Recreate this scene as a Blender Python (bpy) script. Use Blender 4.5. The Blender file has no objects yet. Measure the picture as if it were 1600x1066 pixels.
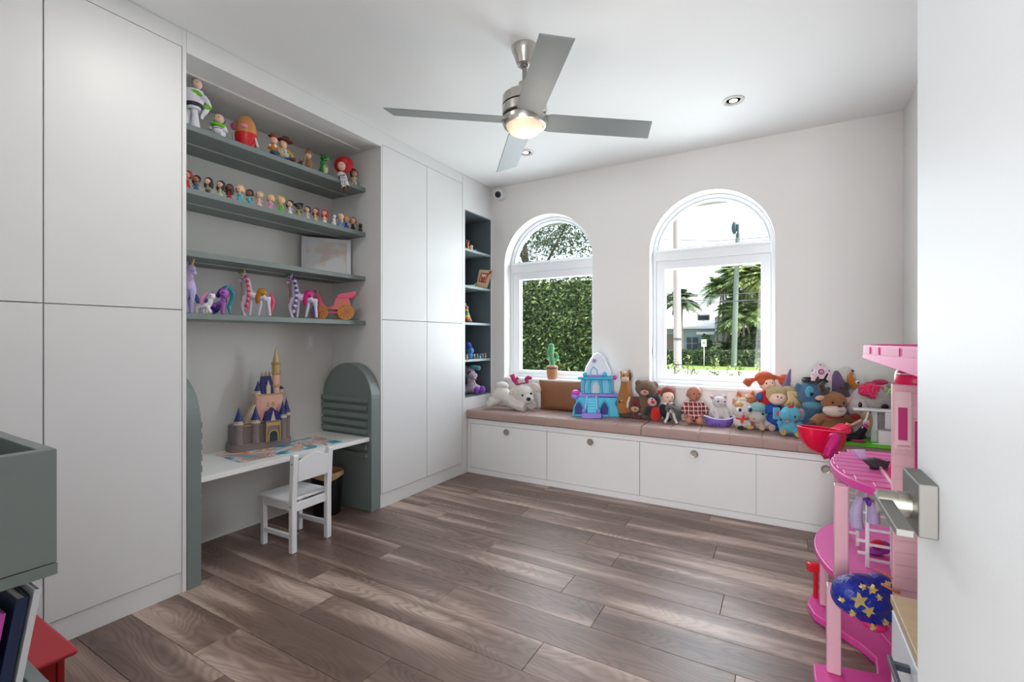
import bpy, bmesh, math, random
from mathutils import Vector, Matrix, Euler
from math import sin, cos, pi, radians, sqrt, atan2

random.seed(7)
SC = bpy.context.scene
COL = SC.collection

# ------------------------------------------------------------------ camera
FPX, CX, HY = 728.0, 800.0, 530.0      # focal length, principal point and horizon of the 1600 x 1066 photo
CAMH = 1.2
camd = bpy.data.cameras.new('camera')
camd.sensor_width = 36.0
camd.lens = 36.0 * FPX / 1600.0
camd.shift_y = (HY - 533.0) / 1600.0
camd.clip_start = 0.02
camd.clip_end = 400
cam = bpy.data.objects.new('camera', camd)
cam.location = (0, 0, CAMH)
cam.rotation_euler = (radians(90), 0, radians(30))
COL.objects.link(cam)
SC.camera = cam

# ------------------------------------------------------------------ colour management, world, sun, large lights
SC.view_settings.view_transform = 'Standard'
SC.view_settings.look = 'None'
SC.view_settings.exposure = 0.68
SC.view_settings.gamma = 1.0
SC.view_settings.use_curve_mapping = False
W = bpy.data.worlds.new('sky'); SC.world = W; W.use_nodes = True
nt = W.node_tree; nt.nodes.clear()
wo = nt.nodes.new('ShaderNodeOutputWorld'); bgd = nt.nodes.new('ShaderNodeBackground')
sky = nt.nodes.new('ShaderNodeTexSky'); sky.sky_type = 'NISHITA'; sky.sun_disc = False
sky.sun_elevation = radians(58); sky.sun_rotation = radians(100); sky.air_density = 1.0; sky.dust_density = 2.5; sky.ozone_density = 0.8
bgd.inputs['Strength'].default_value = 0.30
hsv = nt.nodes.new('ShaderNodeHueSaturation'); hsv.inputs['Saturation'].default_value = 0.55
nt.links.new(sky.outputs[0], hsv.inputs['Color']); nt.links.new(hsv.outputs[0], bgd.inputs[0]); nt.links.new(bgd.outputs[0], wo.inputs[0])

sund = bpy.data.lights.new('sun', 'SUN'); sund.energy = 3.6; sund.angle = radians(0.6); sund.color = (1, .95, .87)
sun = bpy.data.objects.new('sun', sund); COL.objects.link(sun)
sun.rotation_euler = Vector((-0.52, 0.12, -0.85)).to_track_quat('-Z', 'Y').to_euler()

def area(name, loc, rot, sx, sy, e, col=(1, 1, 1), shape='RECTANGLE', spread=180):
    d = bpy.data.lights.new(name, 'AREA'); d.shape = shape; d.size = sx; d.size_y = sy; d.energy = e; d.color = col; d.spread = radians(spread)
    o = bpy.data.objects.new(name, d); o.location = loc; o.rotation_euler = rot; COL.objects.link(o); return o
# added fill light in the unseen hallway, shining through the doorway behind the camera
area('hall_fill', (-0.14, -1.5, 1.35), (radians(105), 0, radians(8)), 0.5, 2.2, 66, (0.97, 0.98, 1.0))
# sky light through the two windows (one portal-sized soft light each, just outside the panes)
area('window_daylight', (-1.86, 4.16, 1.55), (radians(-93), 0, 0), 0.85, 1.4, 18, (0.86, 0.93, 1.0))
area('window_daylight', (-0.482, 4.16, 1.55), (radians(-93), 0, 0), 0.85, 1.4, 23, (0.86, 0.93, 1.0))

# fill lamp added under the ceiling, out of view, to brighten the left wardrobes
area('ceiling_fill', (-1.74, 1.05, 2.655), (0, 0, 0), 0.14, 0.14, 4, (1, .97, .93), 'DISK')

# ------------------------------------------------------------------ helpers
def lin(c):
    r = []
    for v in c[:3]:
        v = v / 255.0
        r.append(v / 12.92 if v <= 0.04045 else ((v + 0.055) / 1.055) ** 2.4)
    return (r[0], r[1], r[2], 1)
MATS = {}
def mat(c, rough=0.5, kind='plain', metal=0.0, **kw):
    key = (tuple(c), rough, kind, metal, tuple(sorted(kw.items())))
    if key in MATS: return MATS[key]
    m = bpy.data.materials.new('%s_%d_%d_%d' % ((kind,) + tuple(int(v) for v in c[:3]))); m.use_nodes = True
    n = m.node_tree.nodes; l = m.node_tree.links; b = n['Principled BSDF']
    b.inputs['Base Color'].default_value = lin(c)
    b.inputs['Roughness'].default_value = rough
    b.inputs['Metallic'].default_value = metal
    def tc(scale=1.0, out='Object'):
        t = n.new('ShaderNodeTexCoord'); return t.outputs[out]
    def noise(scale, det=4, vec=None, rough_=0.6):
        t = n.new('ShaderNodeTexNoise'); t.inputs['Scale'].default_value = scale; t.inputs['Detail'].default_value = det
        t.inputs['Roughness'].default_value = rough_
        l.new(vec if vec else tc(), t.inputs['Vector']); return t
    def bump(h, s, d=0.01):
        q = n.new('ShaderNodeBump'); q.inputs['Strength'].default_value = s; q.inputs['Distance'].default_value = d
        l.new(h, q.inputs['Height']); l.new(q.outputs[0], b.inputs['Normal'])
    def vary(fac, amt, c2=None):
        mx = n.new('ShaderNodeMix'); mx.data_type = 'RGBA'
        A = lin(c); B = lin(c2) if c2 else tuple([A[i] * (1 - amt) for i in range(3)] + [1])
        mx.inputs[6].default_value = A; mx.inputs[7].default_value = B
        l.new(fac, mx.inputs[0]); l.new(mx.outputs[2], b.inputs['Base Color'])
    if kind == 'paint':
        t = noise(260, 2); bump(t.outputs[0], 0.05, 0.002)
        t2 = noise(1.3, 2); vary(t2.outputs[0], 0.03)
    elif kind == 'laminate':
        t = noise(90, 3); bump(t.outputs[0], 0.04, 0.001); t2 = noise(3, 3); vary(t2.outputs[0], 0.05)
    elif kind in ('plush', 'shag'):
        s = kw.get('s', 260 if kind == 'plush' else 120)
        t = noise(s, 5, rough_=0.75); bump(t.outputs[0], 0.9 if kind == 'plush' else 1.0, 0.006 if kind == 'plush' else .012)
        t2 = noise(s * .35, 3)
        vary(t2.outputs[0], 0.22 if kind == 'plush' else .28)
        b.inputs['Roughness'].default_value = 0.9
        b.inputs['Sheen Weight'].default_value = 0.25
    elif kind == 'cloth':
        t = n.new('ShaderNodeTexWave'); t.inputs['Scale'].default_value = kw.get('s', 240); l.new(tc(), t.inputs['Vector'])
        bump(t.outputs[0], 0.15, 0.001); t2 = noise(14, 3); vary(t2.outputs[0], 0.12)
    elif kind == 'metal':
        t = noise(420, 2); b.inputs['Metallic'].default_value = 1.0
        r = n.new('ShaderNodeMapRange'); r.inputs['To Min'].default_value = rough * .8; r.inputs['To Max'].default_value = rough * 1.25
        l.new(t.outputs[0], r.inputs['Value']); l.new(r.outputs[0], b.inputs['Roughness'])
    elif kind == 'leather':
        t = n.new('ShaderNodeTexVoronoi'); t.inputs['Scale'].default_value = kw.get('s', 220); l.new(tc(), t.inputs['Vector'])
        bump(t.outputs['Distance'], 0.25, 0.002); t2 = noise(9, 4); vary(t2.outputs[0], 0.15)
    elif kind == 'leaf':
        t = noise(kw.get('s', 1.5), 3); oi = n.new('ShaderNodeObjectInfo')
        vary(t.outputs[0], 0, kw['c2']); b.inputs['Transmission Weight'].default_value = 0
        b.inputs['Subsurface Weight'].default_value = 0
    elif kind == 'wood':
        mp = n.new('ShaderNodeMapping'); mp.inputs['Scale'].default_value = (4, 40, 40); l.new(tc(), mp.inputs['Vector'])
        t = noise(1, 5, mp.outputs[0]); vary(t.outputs[0], 0.25)
    elif kind == 'check':      # tartan: two crossed stripe sets
        sx = n.new('ShaderNodeSeparateXYZ'); l.new(tc(), sx.inputs[0]); prev = None
        base = lin(c); cur = None
        def stripe(sock, f, ph, w):
            a = n.new('ShaderNodeMath'); a.operation = 'MULTIPLY_ADD'; a.inputs[1].default_value = f; a.inputs[2].default_value = ph; l.new(sock, a.inputs[0])
            q = n.new('ShaderNodeMath'); q.operation = 'FRACT'; l.new(a.outputs[0], q.inputs[0])
            g = n.new('ShaderNodeMath'); g.operation = 'LESS_THAN'; g.inputs[1].default_value = w; l.new(q.outputs[0], g.inputs[0]); return g.outputs[0]
        col = None
        for sock, f, ph, w, cc in ((sx.outputs[0], 32, .1, .28, (40, 55, 50)), (sx.outputs[2], 32, .3, .28, (70, 40, 44)), (sx.outputs[0], 32, .75, .2, (215, 205, 195)), (sx.outputs[2], 32, .8, .2, (215, 205, 195))):
            mx = n.new('ShaderNodeMix'); mx.data_type = 'RGBA'
            if col is None: mx.inputs[6].default_value = base
            else: l.new(col, mx.inputs[6])
            mx.inputs[7].default_value = lin(cc)
            k = n.new('ShaderNodeMath'); k.operation = 'MULTIPLY'; k.inputs[1].default_value = .75; l.new(stripe(sock, f, ph, w), k.inputs[0]); l.new(k.outputs[0], mx.inputs[0]); col = mx.outputs[2]
        l.new(col, b.inputs['Base Color'])
    elif kind == 'spots':      # round dots / patches of c2
        t = n.new('ShaderNodeTexVoronoi'); t.inputs['Scale'].default_value = kw.get('s', 40); l.new(tc(), t.inputs['Vector'])
        g = n.new('ShaderNodeMath'); g.operation = 'LESS_THAN'; g.inputs[1].default_value = kw.get('w', .3); l.new(t.outputs['Distance'], g.inputs[0])
        vary(g.outputs[0], 0, kw['c2'])
    elif kind == 'glitter':
        t = n.new('ShaderNodeTexVoronoi'); t.inputs['Scale'].default_value = kw.get('s', 700); l.new(tc(), t.inputs['Vector'])
        q = n.new('ShaderNodeVectorMath'); q.operation = 'SCALE'; q.inputs['Scale'].default_value = 1.0; l.new(t.outputs['Color'], q.inputs[0])
        bump(t.outputs['Color'], 0.8, 0.004); b.inputs['Metallic'].default_value = 0.5
        vary(t.outputs['Distance'], 0.5)
    elif kind == 'wrinkle':
        t = noise(kw.get('s', 30), 3); bump(t.outputs[0], .8, .01); vary(t.outputs[0], .25)
    if kind == 'clear':
        b.inputs['Transmission Weight'].default_value = .55; b.inputs['Alpha'].default_value = .85
    if 'emit' in kw:
        b.inputs['Emission Color'].default_value = lin(c); b.inputs['Emission Strength'].default_value = kw['emit']
    MATS[key] = m
    return m

class G:
    """a growing mesh: boxes, prisms, tubes, lathes and ellipsoids joined into ONE mesh object"""
    def __init__(s): s.v = []; s.f = []; s.m = []; s.sm = []
    def add(s, vs, fs, mi=0, smooth=False):
        o = len(s.v); s.v += [tuple(p) for p in vs]
        for f in fs: s.f.append(tuple(i + o for i in f)); s.m.append(mi); s.sm.append(smooth)
        return s
    def box(s, lo, hi, mi=0, R=None, c=None):
        x0, y0, z0 = lo; x1, y1, z1 = hi
        vs = [Vector(p) for p in ((x0,y0,z0),(x1,y0,z0),(x1,y1,z0),(x0,y1,z0),(x0,y0,z1),(x1,y0,z1),(x1,y1,z1),(x0,y1,z1))]
        if R is not None:
            c = Vector(c) if c else Vector(((x0+x1)/2, (y0+y1)/2, (z0+z1)/2)); vs = [R @ (p - c) + c for p in vs]
        return s.add(vs, [(0,3,2,1),(4,5,6,7),(0,1,5,4),(1,2,6,5),(2,3,7,6),(3,0,4,7)], mi)
    def prism(s, poly, a, b, axis='y', mi=0, smooth=False):
        n = len(poly)
        def P(p, t):
            return {'y': (p[0], t, p[1]), 'x': (t, p[0], p[1]), 'z': (p[0], p[1], t)}[axis]
        vs = [P(p, a) for p in poly] + [P(p, b) for p in poly]
        fs = [tuple(range(n))[::-1], tuple(range(n, 2*n))] + [(i, (i+1) % n, n + (i+1) % n, n + i) for i in range(n)]
        return s.add(vs, fs, mi, smooth)
    def tube(s, pts, rs, n=10, mi=0, caps=True, flat=1.0):
        pts = [Vector(p) for p in pts]
        if not hasattr(rs, '__len__'): rs = [rs] * len(pts)
        vs = []; up = None
        for i, p in enumerate(pts):
            d = (pts[min(i+1, len(pts)-1)] - pts[max(i-1, 0)])
            d = d.normalized() if d.length > 1e-9 else Vector((0, 0, 1))
            if up is None: up = Vector((0, 0, 1)) if abs(d.z) < .9 else Vector((0, 1, 0))
            a = d.cross(up)
            if a.length < 1e-6: a = d.cross(Vector((1, 0, 0)))
            a.normalize(); b = a.cross(d).normalized(); up = b
            for k in range(n):
                t = 2*pi*k/n; vs.append(p + (a*cos(t) + b*sin(t)*flat) * rs[i])
        fs = []
        for i in range(len(pts)-1):
            for k in range(n):
                fs.append((i*n+k, i*n+(k+1) % n, (i+1)*n+(k+1) % n, (i+1)*n+k))
        s.add(vs, fs, mi, True)
        if caps:
            o = len(s.v) - len(vs)
            for f in (tuple(range(n))[::-1], tuple(range((len(pts)-1)*n, len(pts)*n))):
                s.f.append(tuple(i+o for i in f)); s.m.append(mi); s.sm.append(False)
        return s
    def lathe(s, prof, c=(0,0,0), n=24, mi=0, R=None, smooth=True):
        vs = []; c = Vector(c)
        for r, z in prof:
            for k in range(n):
                p = Vector((r*cos(2*pi*k/n), r*sin(2*pi*k/n), z))
                vs.append((R @ p if R is not None else p) + c)
        fs = [(i*n+k, i*n+(k+1) % n, (i+1)*n+(k+1) % n, (i+1)*n+k) for i in range(len(prof)-1) for k in range(n)]
        s.add(vs, fs, mi, smooth); o = len(s.v) - len(vs)
        for f in (tuple(range(n))[::-1], tuple(range((len(prof)-1)*n, len(prof)*n))):
            s.f.append(tuple(i+o for i in f)); s.m.append(mi); s.sm.append(False)
        return s
    def ell(s, c, r, R=None, seg=14, ring=9, mi=0):
        c = Vector(c); vs = []
        for i in range(ring+1):
            th = pi*i/ring
            for k in range(seg):
                p = Vector((r[0]*sin(th)*cos(2*pi*k/seg), r[1]*sin(th)*sin(2*pi*k/seg), r[2]*cos(th)))
                vs.append((R @ p if R is not None else p) + c)
        fs = []
        for i in range(ring):
            for k in range(seg):
                a, b_, c_, d = i*seg+k, (i+1)*seg+k, (i+1)*seg+(k+1) % seg, i*seg+(k+1) % seg
                fs.append((a, b_, c_, d))
        return s.add(vs, fs, mi, True)
    def build(s, name, m, parent=None, bevel=0, world=False, remesh=0, smooth_it=0, seg=2, kind=None, label=None, subsurf=0):
        me = bpy.data.meshes.new(name)
        vs = s.v
        if world and parent is not None:
            M = Matrix(); q = parent
            while q is not None: M = q.matrix_basis @ M; q = q.parent
            L = M.inverted()
            vs = [L @ Vector(p) for p in vs]
        me.from_pydata([tuple(p) for p in vs], [], s.f)
        bm = bmesh.new(); bm.from_mesh(me)
        for i, f in enumerate(bm.faces): f.smooth = s.sm[i]; f.material_index = s.m[i]
        bmesh.ops.remove_doubles(bm, verts=bm.verts, dist=1e-6)
        bmesh.ops.dissolve_degenerate(bm, edges=bm.edges, dist=1e-7)
        bmesh.ops.recalc_face_normals(bm, faces=bm.faces)
        if not remesh:
            for e in bm.edges:
                if len(e.link_faces) == 2 and e.calc_face_angle(0) > radians(38): e.smooth = False
        bm.to_mesh(me); bm.free()
        for q in (m if isinstance(m, (list, tuple)) else [m]): me.materials.append(q)
        o = bpy.data.objects.new(name, me); COL.objects.link(o)
        if parent is not None: o.parent = parent
        if bevel:
            b = o.modifiers.new('bevel', 'BEVEL'); b.width = bevel; b.segments = seg; b.limit_method = 'ANGLE'; b.angle_limit = radians(40)
        if remesh:
            r = o.modifiers.new('remesh', 'REMESH'); r.mode = 'VOXEL'; r.voxel_size = remesh; r.use_smooth_shade = True
            q = o.modifiers.new('smooth', 'SMOOTH'); q.factor = .6; q.iterations = smooth_it or 4
        if subsurf:
            q = o.modifiers.new('sub', 'SUBSURF'); q.levels = subsurf; q.render_levels = subsurf
        if kind: o['kind'] = kind
        if label: o['label'] = label
        return o

def thing(name, label, cat, loc=(0,0,0), rot=(0,0,0), group=None):
    o = bpy.data.objects.new(name, None); o.empty_display_size = .05
    o.location = loc; o.rotation_euler = rot; COL.objects.link(o)
    o.matrix_basis = Matrix.Translation(Vector(loc)) @ Euler(rot).to_matrix().to_4x4()
    o['label'] = label; o['category'] = cat
    if group: o['group'] = group
    return o
def tag(o, label, cat, group=None, kind=None):
    o['label'] = label; o['category'] = cat
    if group: o['group'] = group
    if kind: o['kind'] = kind
    return o
def struct(o): o['kind'] = 'structure'; return o
def semp(name, label=None):
    o = bpy.data.objects.new(name, None); COL.objects.link(o); o['kind'] = 'structure'; return o
def dirpx(px):
    u = px - CX; return (-.5*FPX + .8660254*u, .8660254*FPX + .5*u)
def RY(d): return Matrix.Rotation(radians(d), 3, 'Y')
def RX(d): return Matrix.Rotation(radians(d), 3, 'X')
def RZ(d): return Matrix.Rotation(radians(d), 3, 'Z')

# ------------------------------------------------------------------ materials of the room
WHITE = mat((232, 230, 227), .6, 'paint')
CEILM = mat((244, 244, 243), .7, 'paint')
CAB = mat((232, 232, 232), .42, 'laminate')
CABI = mat((222, 221, 217), .5, 'laminate')
GREY = mat((122, 133, 131), .42, 'laminate')
GREYD = mat((98, 106, 110), .5, 'laminate')
VINYL = mat((240, 243, 247), .3)
CHROME = mat((190, 186, 180), .28, 'metal')
BRUSH = mat((150, 147, 142), .32, 'metal')
DARK = mat((60, 58, 56), .6)
BLACK = mat((18, 18, 20), .4)

XL, XR, YF, YN, H = -2.45, 0.68, 3.85, -0.15, 2.67     # cabinet front, right wall, window wall, doorway wall, ceiling
XB = -3.0
# ------------------------------------------------------------------ floor of single planks
def plank_mat():
    m = bpy.data.materials.new('laminate_plank'); m.use_nodes = True
    n = m.node_tree.nodes; l = m.node_tree.links; b = n['Principled BSDF']
    tc = n.new('ShaderNodeTexCoord'); oi = n.new('ShaderNodeObjectInfo')
    rv = n.new('ShaderNodeVectorMath'); rv.operation = 'SCALE'; rv.inputs[0].default_value = (31.7, 17.3, 53.1); l.new(oi.outputs['Random'], rv.inputs['Scale'])
    ad = n.new('ShaderNodeVectorMath'); ad.operation = 'ADD'; l.new(tc.outputs['Object'], ad.inputs[0]); l.new(rv.outputs[0], ad.inputs[1])
    def mapped(sc):
        q = n.new('ShaderNodeMapping'); q.inputs['Scale'].default_value = sc; l.new(ad.outputs[0], q.inputs['Vector']); return q.outputs[0]
    def noise(vec, s, d, r=.5):
        q = n.new('ShaderNodeTexNoise'); q.inputs['Scale'].default_value = s; q.inputs['Detail'].default_value = d; q.inputs['Roughness'].default_value = r
        l.new(vec, q.inputs['Vector']); return q.outputs['Fac']
    def math_(op, a, b_=None, c_=None):
        q = n.new('ShaderNodeMath'); q.operation = op
        for i, v in enumerate((a, b_, c_)):
            if v is None: continue
            if isinstance(v, (int, float)): q.inputs[i].default_value = v
            else: l.new(v, q.inputs[i])
        return q.outputs[0]
    field = noise(mapped((1.7, 7.5, 1)), 1.0, 1.5, .35)
    wob = noise(mapped((7, 60, 1)), 1.0, 3, .6)
    ph = math_('ADD', math_('MULTIPLY', field, 150), math_('MULTIPLY', wob, 3.0))
    ring = math_('MULTIPLY_ADD', math_('SINE', ph), .5, .5)
    ring = math_('POWER', ring, 1.6)
    streak = noise(mapped((.9, 9, 1)), 1.0, 2.0, .5)
    fine = noise(mapped((10, 260, 1)), 1.0, 3, .7)
    cr = n.new('ShaderNodeValToRGB'); l.new(streak, cr.inputs[0])
    e = cr.color_ramp.elements; e[0].position = .30; e[0].color = lin((116, 94, 84)); e[1].position = .68; e[1].color = lin((208, 184, 170))
    x = e.new(.52); x.color = lin((140, 116, 105)); x = e.new(.59); x.color = lin((168, 143, 131))
    mx = n.new('ShaderNodeMix'); mx.data_type = 'RGBA'; mx.blend_type = 'MULTIPLY'; l.new(cr.outputs[0], mx.inputs[6]); mx.inputs[7].default_value = (.60, .56, .54, 1)
    msk = math_('MULTIPLY', noise(mapped((.8, 2.2, 1)), 1.0, 1, .5), 1.5); l.new(math_('MULTIPLY', math_('MULTIPLY', ring, msk), .72), mx.inputs[0])
    m2 = n.new('ShaderNodeMix'); m2.data_type = 'RGBA'; m2.blend_type = 'MULTIPLY'; l.new(mx.outputs[2], m2.inputs[6]); m2.inputs[7].default_value = (.62, .6, .58, 1)
    l.new(math_('MULTIPLY', fine, .55), m2.inputs[0])
    m3 = n.new('ShaderNodeMix'); m3.data_type = 'RGBA'; m3.blend_type = 'MULTIPLY'; l.new(m2.outputs[2], m3.inputs[6]); m3.inputs[7].default_value = (.74, .73, .72, 1)
    l.new(math_('MULTIPLY', oi.outputs['Random'], .8), m3.inputs[0])
    l.new(m3.outputs[2], b.inputs['Base Color'])
    b.inputs['Roughness'].default_value = .36
    rr = math_('MULTIPLY_ADD', fine, .2, .28); l.new(rr, b.inputs['Roughness'])
    bp = n.new('ShaderNodeBump'); bp.inputs['Strength'].default_value = .12; bp.inputs['Distance'].default_value = .002; l.new(fine, bp.inputs['Height']); l.new(bp.outputs[0], b.inputs['Normal'])
    return m
PLANK = plank_mat()
fl = struct(G().box((XB-.1, YN-1.6, -.06), (XR+.1, YF+.1, -.012)).build('floor', mat((60, 50, 45), .8)))
PW, PL = .183, 1.22
lenmesh = {}
row = 0; y = YN - .02
while y < 3.50:
    off = (row * 0.437 + .11 * (row % 3)) % PL
    x = XB + .02 - off
    while x < XR:
        a, b_ = max(x, XB + .0), min(x + PL, XR)
        if b_ - a > .03:
            L = round(b_ - a, 3); key = L
            g = G().box((0.0007, .0007, -.012), (L - .0007, PW - .0007, 0))
            if key not in lenmesh:
                o = g.build('plank', PLANK, fl, bevel=.0012, seg=1); lenmesh[key] = o
            else:
                s_ = lenmesh[key]; o = s_.copy(); COL.objects.link(o); o.parent = fl
            o.location = (a, y, 0)
        x += PL
    y += PW; row += 1

# hallway floor behind the doorway is covered by the slab; walls and ceiling
struct(G().box((XB-.1, YN-1.6, H), (XR+.15, YF+.3, H+.1)).build('ceiling', CEILM))
struct(G().box((XR, YN-1.6, -.06), (XR+.12, YF+.25, H)).build('wall_right', WHITE))
struct(G().box((XB-.12, YN-1.6, -.06), (XB, YF+.25, H)).build('wall_left', WHITE))
wn = G(); wn.box((XB, YN-.12, 0), (-.70, YN, H)); wn.box((.17, YN-.12, 0), (XR, YN, H)); wn.box((-.70, YN-.12, 2.08), (.17, YN, H))
struct(wn.build('wall_front', WHITE))
struct(G().box((XB, YN-1.72, -.06), (XR, YN-1.6, H)).build('wall_hall', WHITE))

# window wall with two arched openings
WIN = [(-1.8615, .4465), (-.482, .4465)]; SILL = .832; SPR = 1.899
def arc(c, r, z, n=24, a0=180.0, a1=0.0):
    return [(c + r*cos(radians(a0+(a1-a0)*i/n)), z + r*sin(radians(a0+(a1-a0)*i/n))) for i in range(n+1)]
def wall_with_arches():
    g = G(); y0, y1 = YF, YF + .24
    def quad(x0, x1, zl0, zl1, zh0, zh1, y):
        g.add([(x0, y, zl0), (x1, y, zl1), (x1, y, zh1), (x0, y, zh0)], [(0, 1, 2, 3)])
    for y in (y0, y1):
        xs = XB - .1
        for c, r in WIN:
            quad(xs, c-r, 0, 0, H, H, y); quad(c-r, c+r, 0, 0, SILL, SILL, y)
            pa = arc(c, r, SPR)
            for i in range(len(pa)-1): quad(pa[i][0], pa[i+1][0], pa[i][1], pa[i+1][1], H, H, y)
            xs = c + r
        quad(xs, XR+.1, 0, 0, H, H, y)
    for c, r in WIN:
        lp = [(c-r, SILL)] + arc(c, r, SPR) + [(c+r, SILL)]
        n_ = len(lp)
        g.add([(p[0], y0, p[1]) for p in lp] + [(p[0], y1, p[1]) for p in lp], [(i, (i+1) % n_, n_+(i+1) % n_, n_+i) for i in range(n_)])
    me = g
    return me
g = wall_with_arches()
o = g.build('wall_back', WHITE); struct(o)

def glass_mat():
    m = bpy.data.materials.new('window_glass'); m.use_nodes = True; n = m.node_tree.nodes; l = m.node_tree.links; n.clear()
    out = n.new('ShaderNodeOutputMaterial'); t = n.new('ShaderNodeBsdfTransparent'); gl = n.new('ShaderNodeBsdfGlossy'); gl.inputs['Roughness'].default_value = .02
    t.inputs[0].default_value = (.97, .985, .98, 1)
    mx = n.new('ShaderNodeMixShader'); mx.inputs[0].default_value = .006
    l.new(t.outputs[0], mx.inputs[1]); l.new(gl.outputs[0], mx.inputs[2]); l.new(mx.outputs[0], out.inputs[0]); return m
GLASS = glass_mat()
def ring_frame(outer, inner, ya, yb, closed=True):
    """frame between two outlines with equal point counts"""
    g = G(); n_ = len(outer)
    for (A, y) in ((0, ya), (1, yb)):
        g.add([(p[0], y, p[1]) for p in outer] + [(p[0], y, p[1]) for p in inner], [(i, (i+1) % n_, n_+(i+1) % n_, n_+i) for i in range(n_)])
    for o_ in (outer, inner):
        g.add([(p[0], ya, p[1]) for p in o_] + [(p[0], yb, p[1]) for p in o_], [(i, (i+1) % n_, n_+(i+1) % n_, n_+i) for i in range(n_)])
    return g
for wi, (c, r) in enumerate(WIN):
    w = semp('window_%d' % (wi+1)); w.location = (c, YF+.12, SILL); w.matrix_basis = Matrix.Translation((c, YF+.12, SILL))
    ya, yb = YF + .12, YF + .20
    def outl(i, zb, zt=SPR):
        rr = r - i
        return [(c-rr, zb)] + arc(c, rr, zt) + [(c+rr, zb)]
    ring_frame(outl(.001, SILL+.001), outl(.027, SILL+.035), ya, yb).build('frame', VINYL, w, world=True)
    tz0, tz1 = 1.845, 1.935
    G().box((c-r+.03, ya-.012, tz0), (c+r-.03, yb-.005, tz1)).box((c-r+.03, ya-.02, tz1-.025), (c+r-.03, ya, tz1-.003)).build('transom', VINYL, w, bevel=.004, world=True)
    # arched bead round the upper pane
    rr0, rr1 = r-.0275, r-.040
    a0 = math.degrees(math.asin((tz1-SPR)/rr0)); up_o = arc(c, rr0, SPR, 24, 180-a0, a0); a1 = math.degrees(math.asin((tz1+.012-SPR)/rr1)); up_i = arc(c, rr1, SPR, 24, 180-a1, a1)
    ring_frame(up_o, up_i, ya+.012, yb-.01).build('arch_bead', mat((205, 212, 218), .35), w, world=True)
    # lower sash
    sz0, sz1 = SILL+.036, tz0; sx0, sx1 = c-r+.028, c+r-.028; fw = .068
    ring_frame([(sx0, sz0), (sx0, sz1), (sx1, sz1), (sx1, sz0)], [(sx0+fw, sz0+fw*.45), (sx0+fw, sz1-fw), (sx1-fw*.35, sz1-fw), (sx1-fw*.35, sz0+fw*.45)] if wi == 0 else
               [(sx0+fw, sz0+fw*.6), (sx0+fw, sz1-fw), (sx1-fw, sz1-fw), (sx1-fw, sz0+fw*.6)], ya+.006, yb-.012).build('sash', VINYL, w, bevel=.003, world=True)
    G().box((sx0+fw-.006, ya+.04, sz0+.02), (sx1-.01, ya+.045, sz1-fw+.006)).build('pane', GLASS, w, world=True)
    pp = arc(c, r-.03, SPR, 24, 178, 2)
    pz = [(p[0], max(p[1], tz1-.005)) for p in pp]
    G().prism([(pz[0][0], tz1-.005)] + pz[1:-1] + [(pz[-1][0], tz1-.005)], ya+.04, ya+.045).build('arch_pane', GLASS, w, world=True)
    lo = G().box((c-r+.004, ya-.018, 1.07), (c-r+.024, ya, 1.17)); lo.box((c-r+.007, ya-.034, 1.06), (c-r+.021, ya-.018, 1.13))
    if wi == 1: lo.build('latch', VINYL, w, bevel=.004, world=True)
    s_ = G().box((c-r-.012, YF-.014, SILL-.022), (c+r+.012, YF+.12, SILL+.001)); s_.build('sill', mat((240, 240, 240), .4), w, bevel=.003, world=True)
for o_ in COL.objects:
    if o_.name.startswith('window_') and o_.type == 'EMPTY' : pass

# eave of the roof outside
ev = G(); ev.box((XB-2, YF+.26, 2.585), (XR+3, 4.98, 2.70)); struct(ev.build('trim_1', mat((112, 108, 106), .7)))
struct(G().box((XB-2, 4.98, 2.545), (XR+3, 5.03, 2.78)).build('trim_2', mat((225, 220, 214), .6)))

# ------------------------------------------------------------------ built-in wardrobes
Z0, Z1, ZS = .10, 2.58, 1.338
def wardrobe(label, y0, y1, splits, hidden_side=None):
    t = thing('wardrobe', label, 'wardrobe', (XL, (y0+y1)/2, 0))
    G().box((XB+.001, y0, 0), (XL-.022, y1, H-.002)).build('carcass', CAB, t, world=True)
    G().box((XL-.022, y0, 0), (XL-.006, y1, Z0-.003)).build('plinth', CAB, t, world=True)
    G().box((XL-.022, y0, Z1+.003), (XL-.001, y1, H-.002)).build('cornice', CAB, t, world=True)
    for a, b_ in zip(splits[:-1], splits[1:]):
        for z0, z1 in ((Z0, ZS-.002), (ZS+.002, Z1)):
            G().box((XL-.020, a+.002, z0), (XL, b_-.002, z1)).build('door', CAB, t, bevel=.0012, world=True, seg=1)
    e0, e1 = splits[0], splits[-1]
    if e0 - y0 > .004: G().box((XL-.022, y0, Z0-.003), (XL, e0-.001, Z1+.003)).build('stile', CAB, t, world=True)
    if y1 - e1 > .004: G().box((XL-.022, e1+.001, 0), (XL, y1, H-.002)).build('stile', CAB, t, world=True)
    return t
wardrobe('tall white flat-door wardrobe left of the desk alcove', YN+.001, 1.145, [-.30+.17, .17, .649, 1.127])
wardrobe('tall white flat-door wardrobe between the desk alcove and the window corner', 2.39, 3.372, [2.402, 2.885, 3.362])

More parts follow.
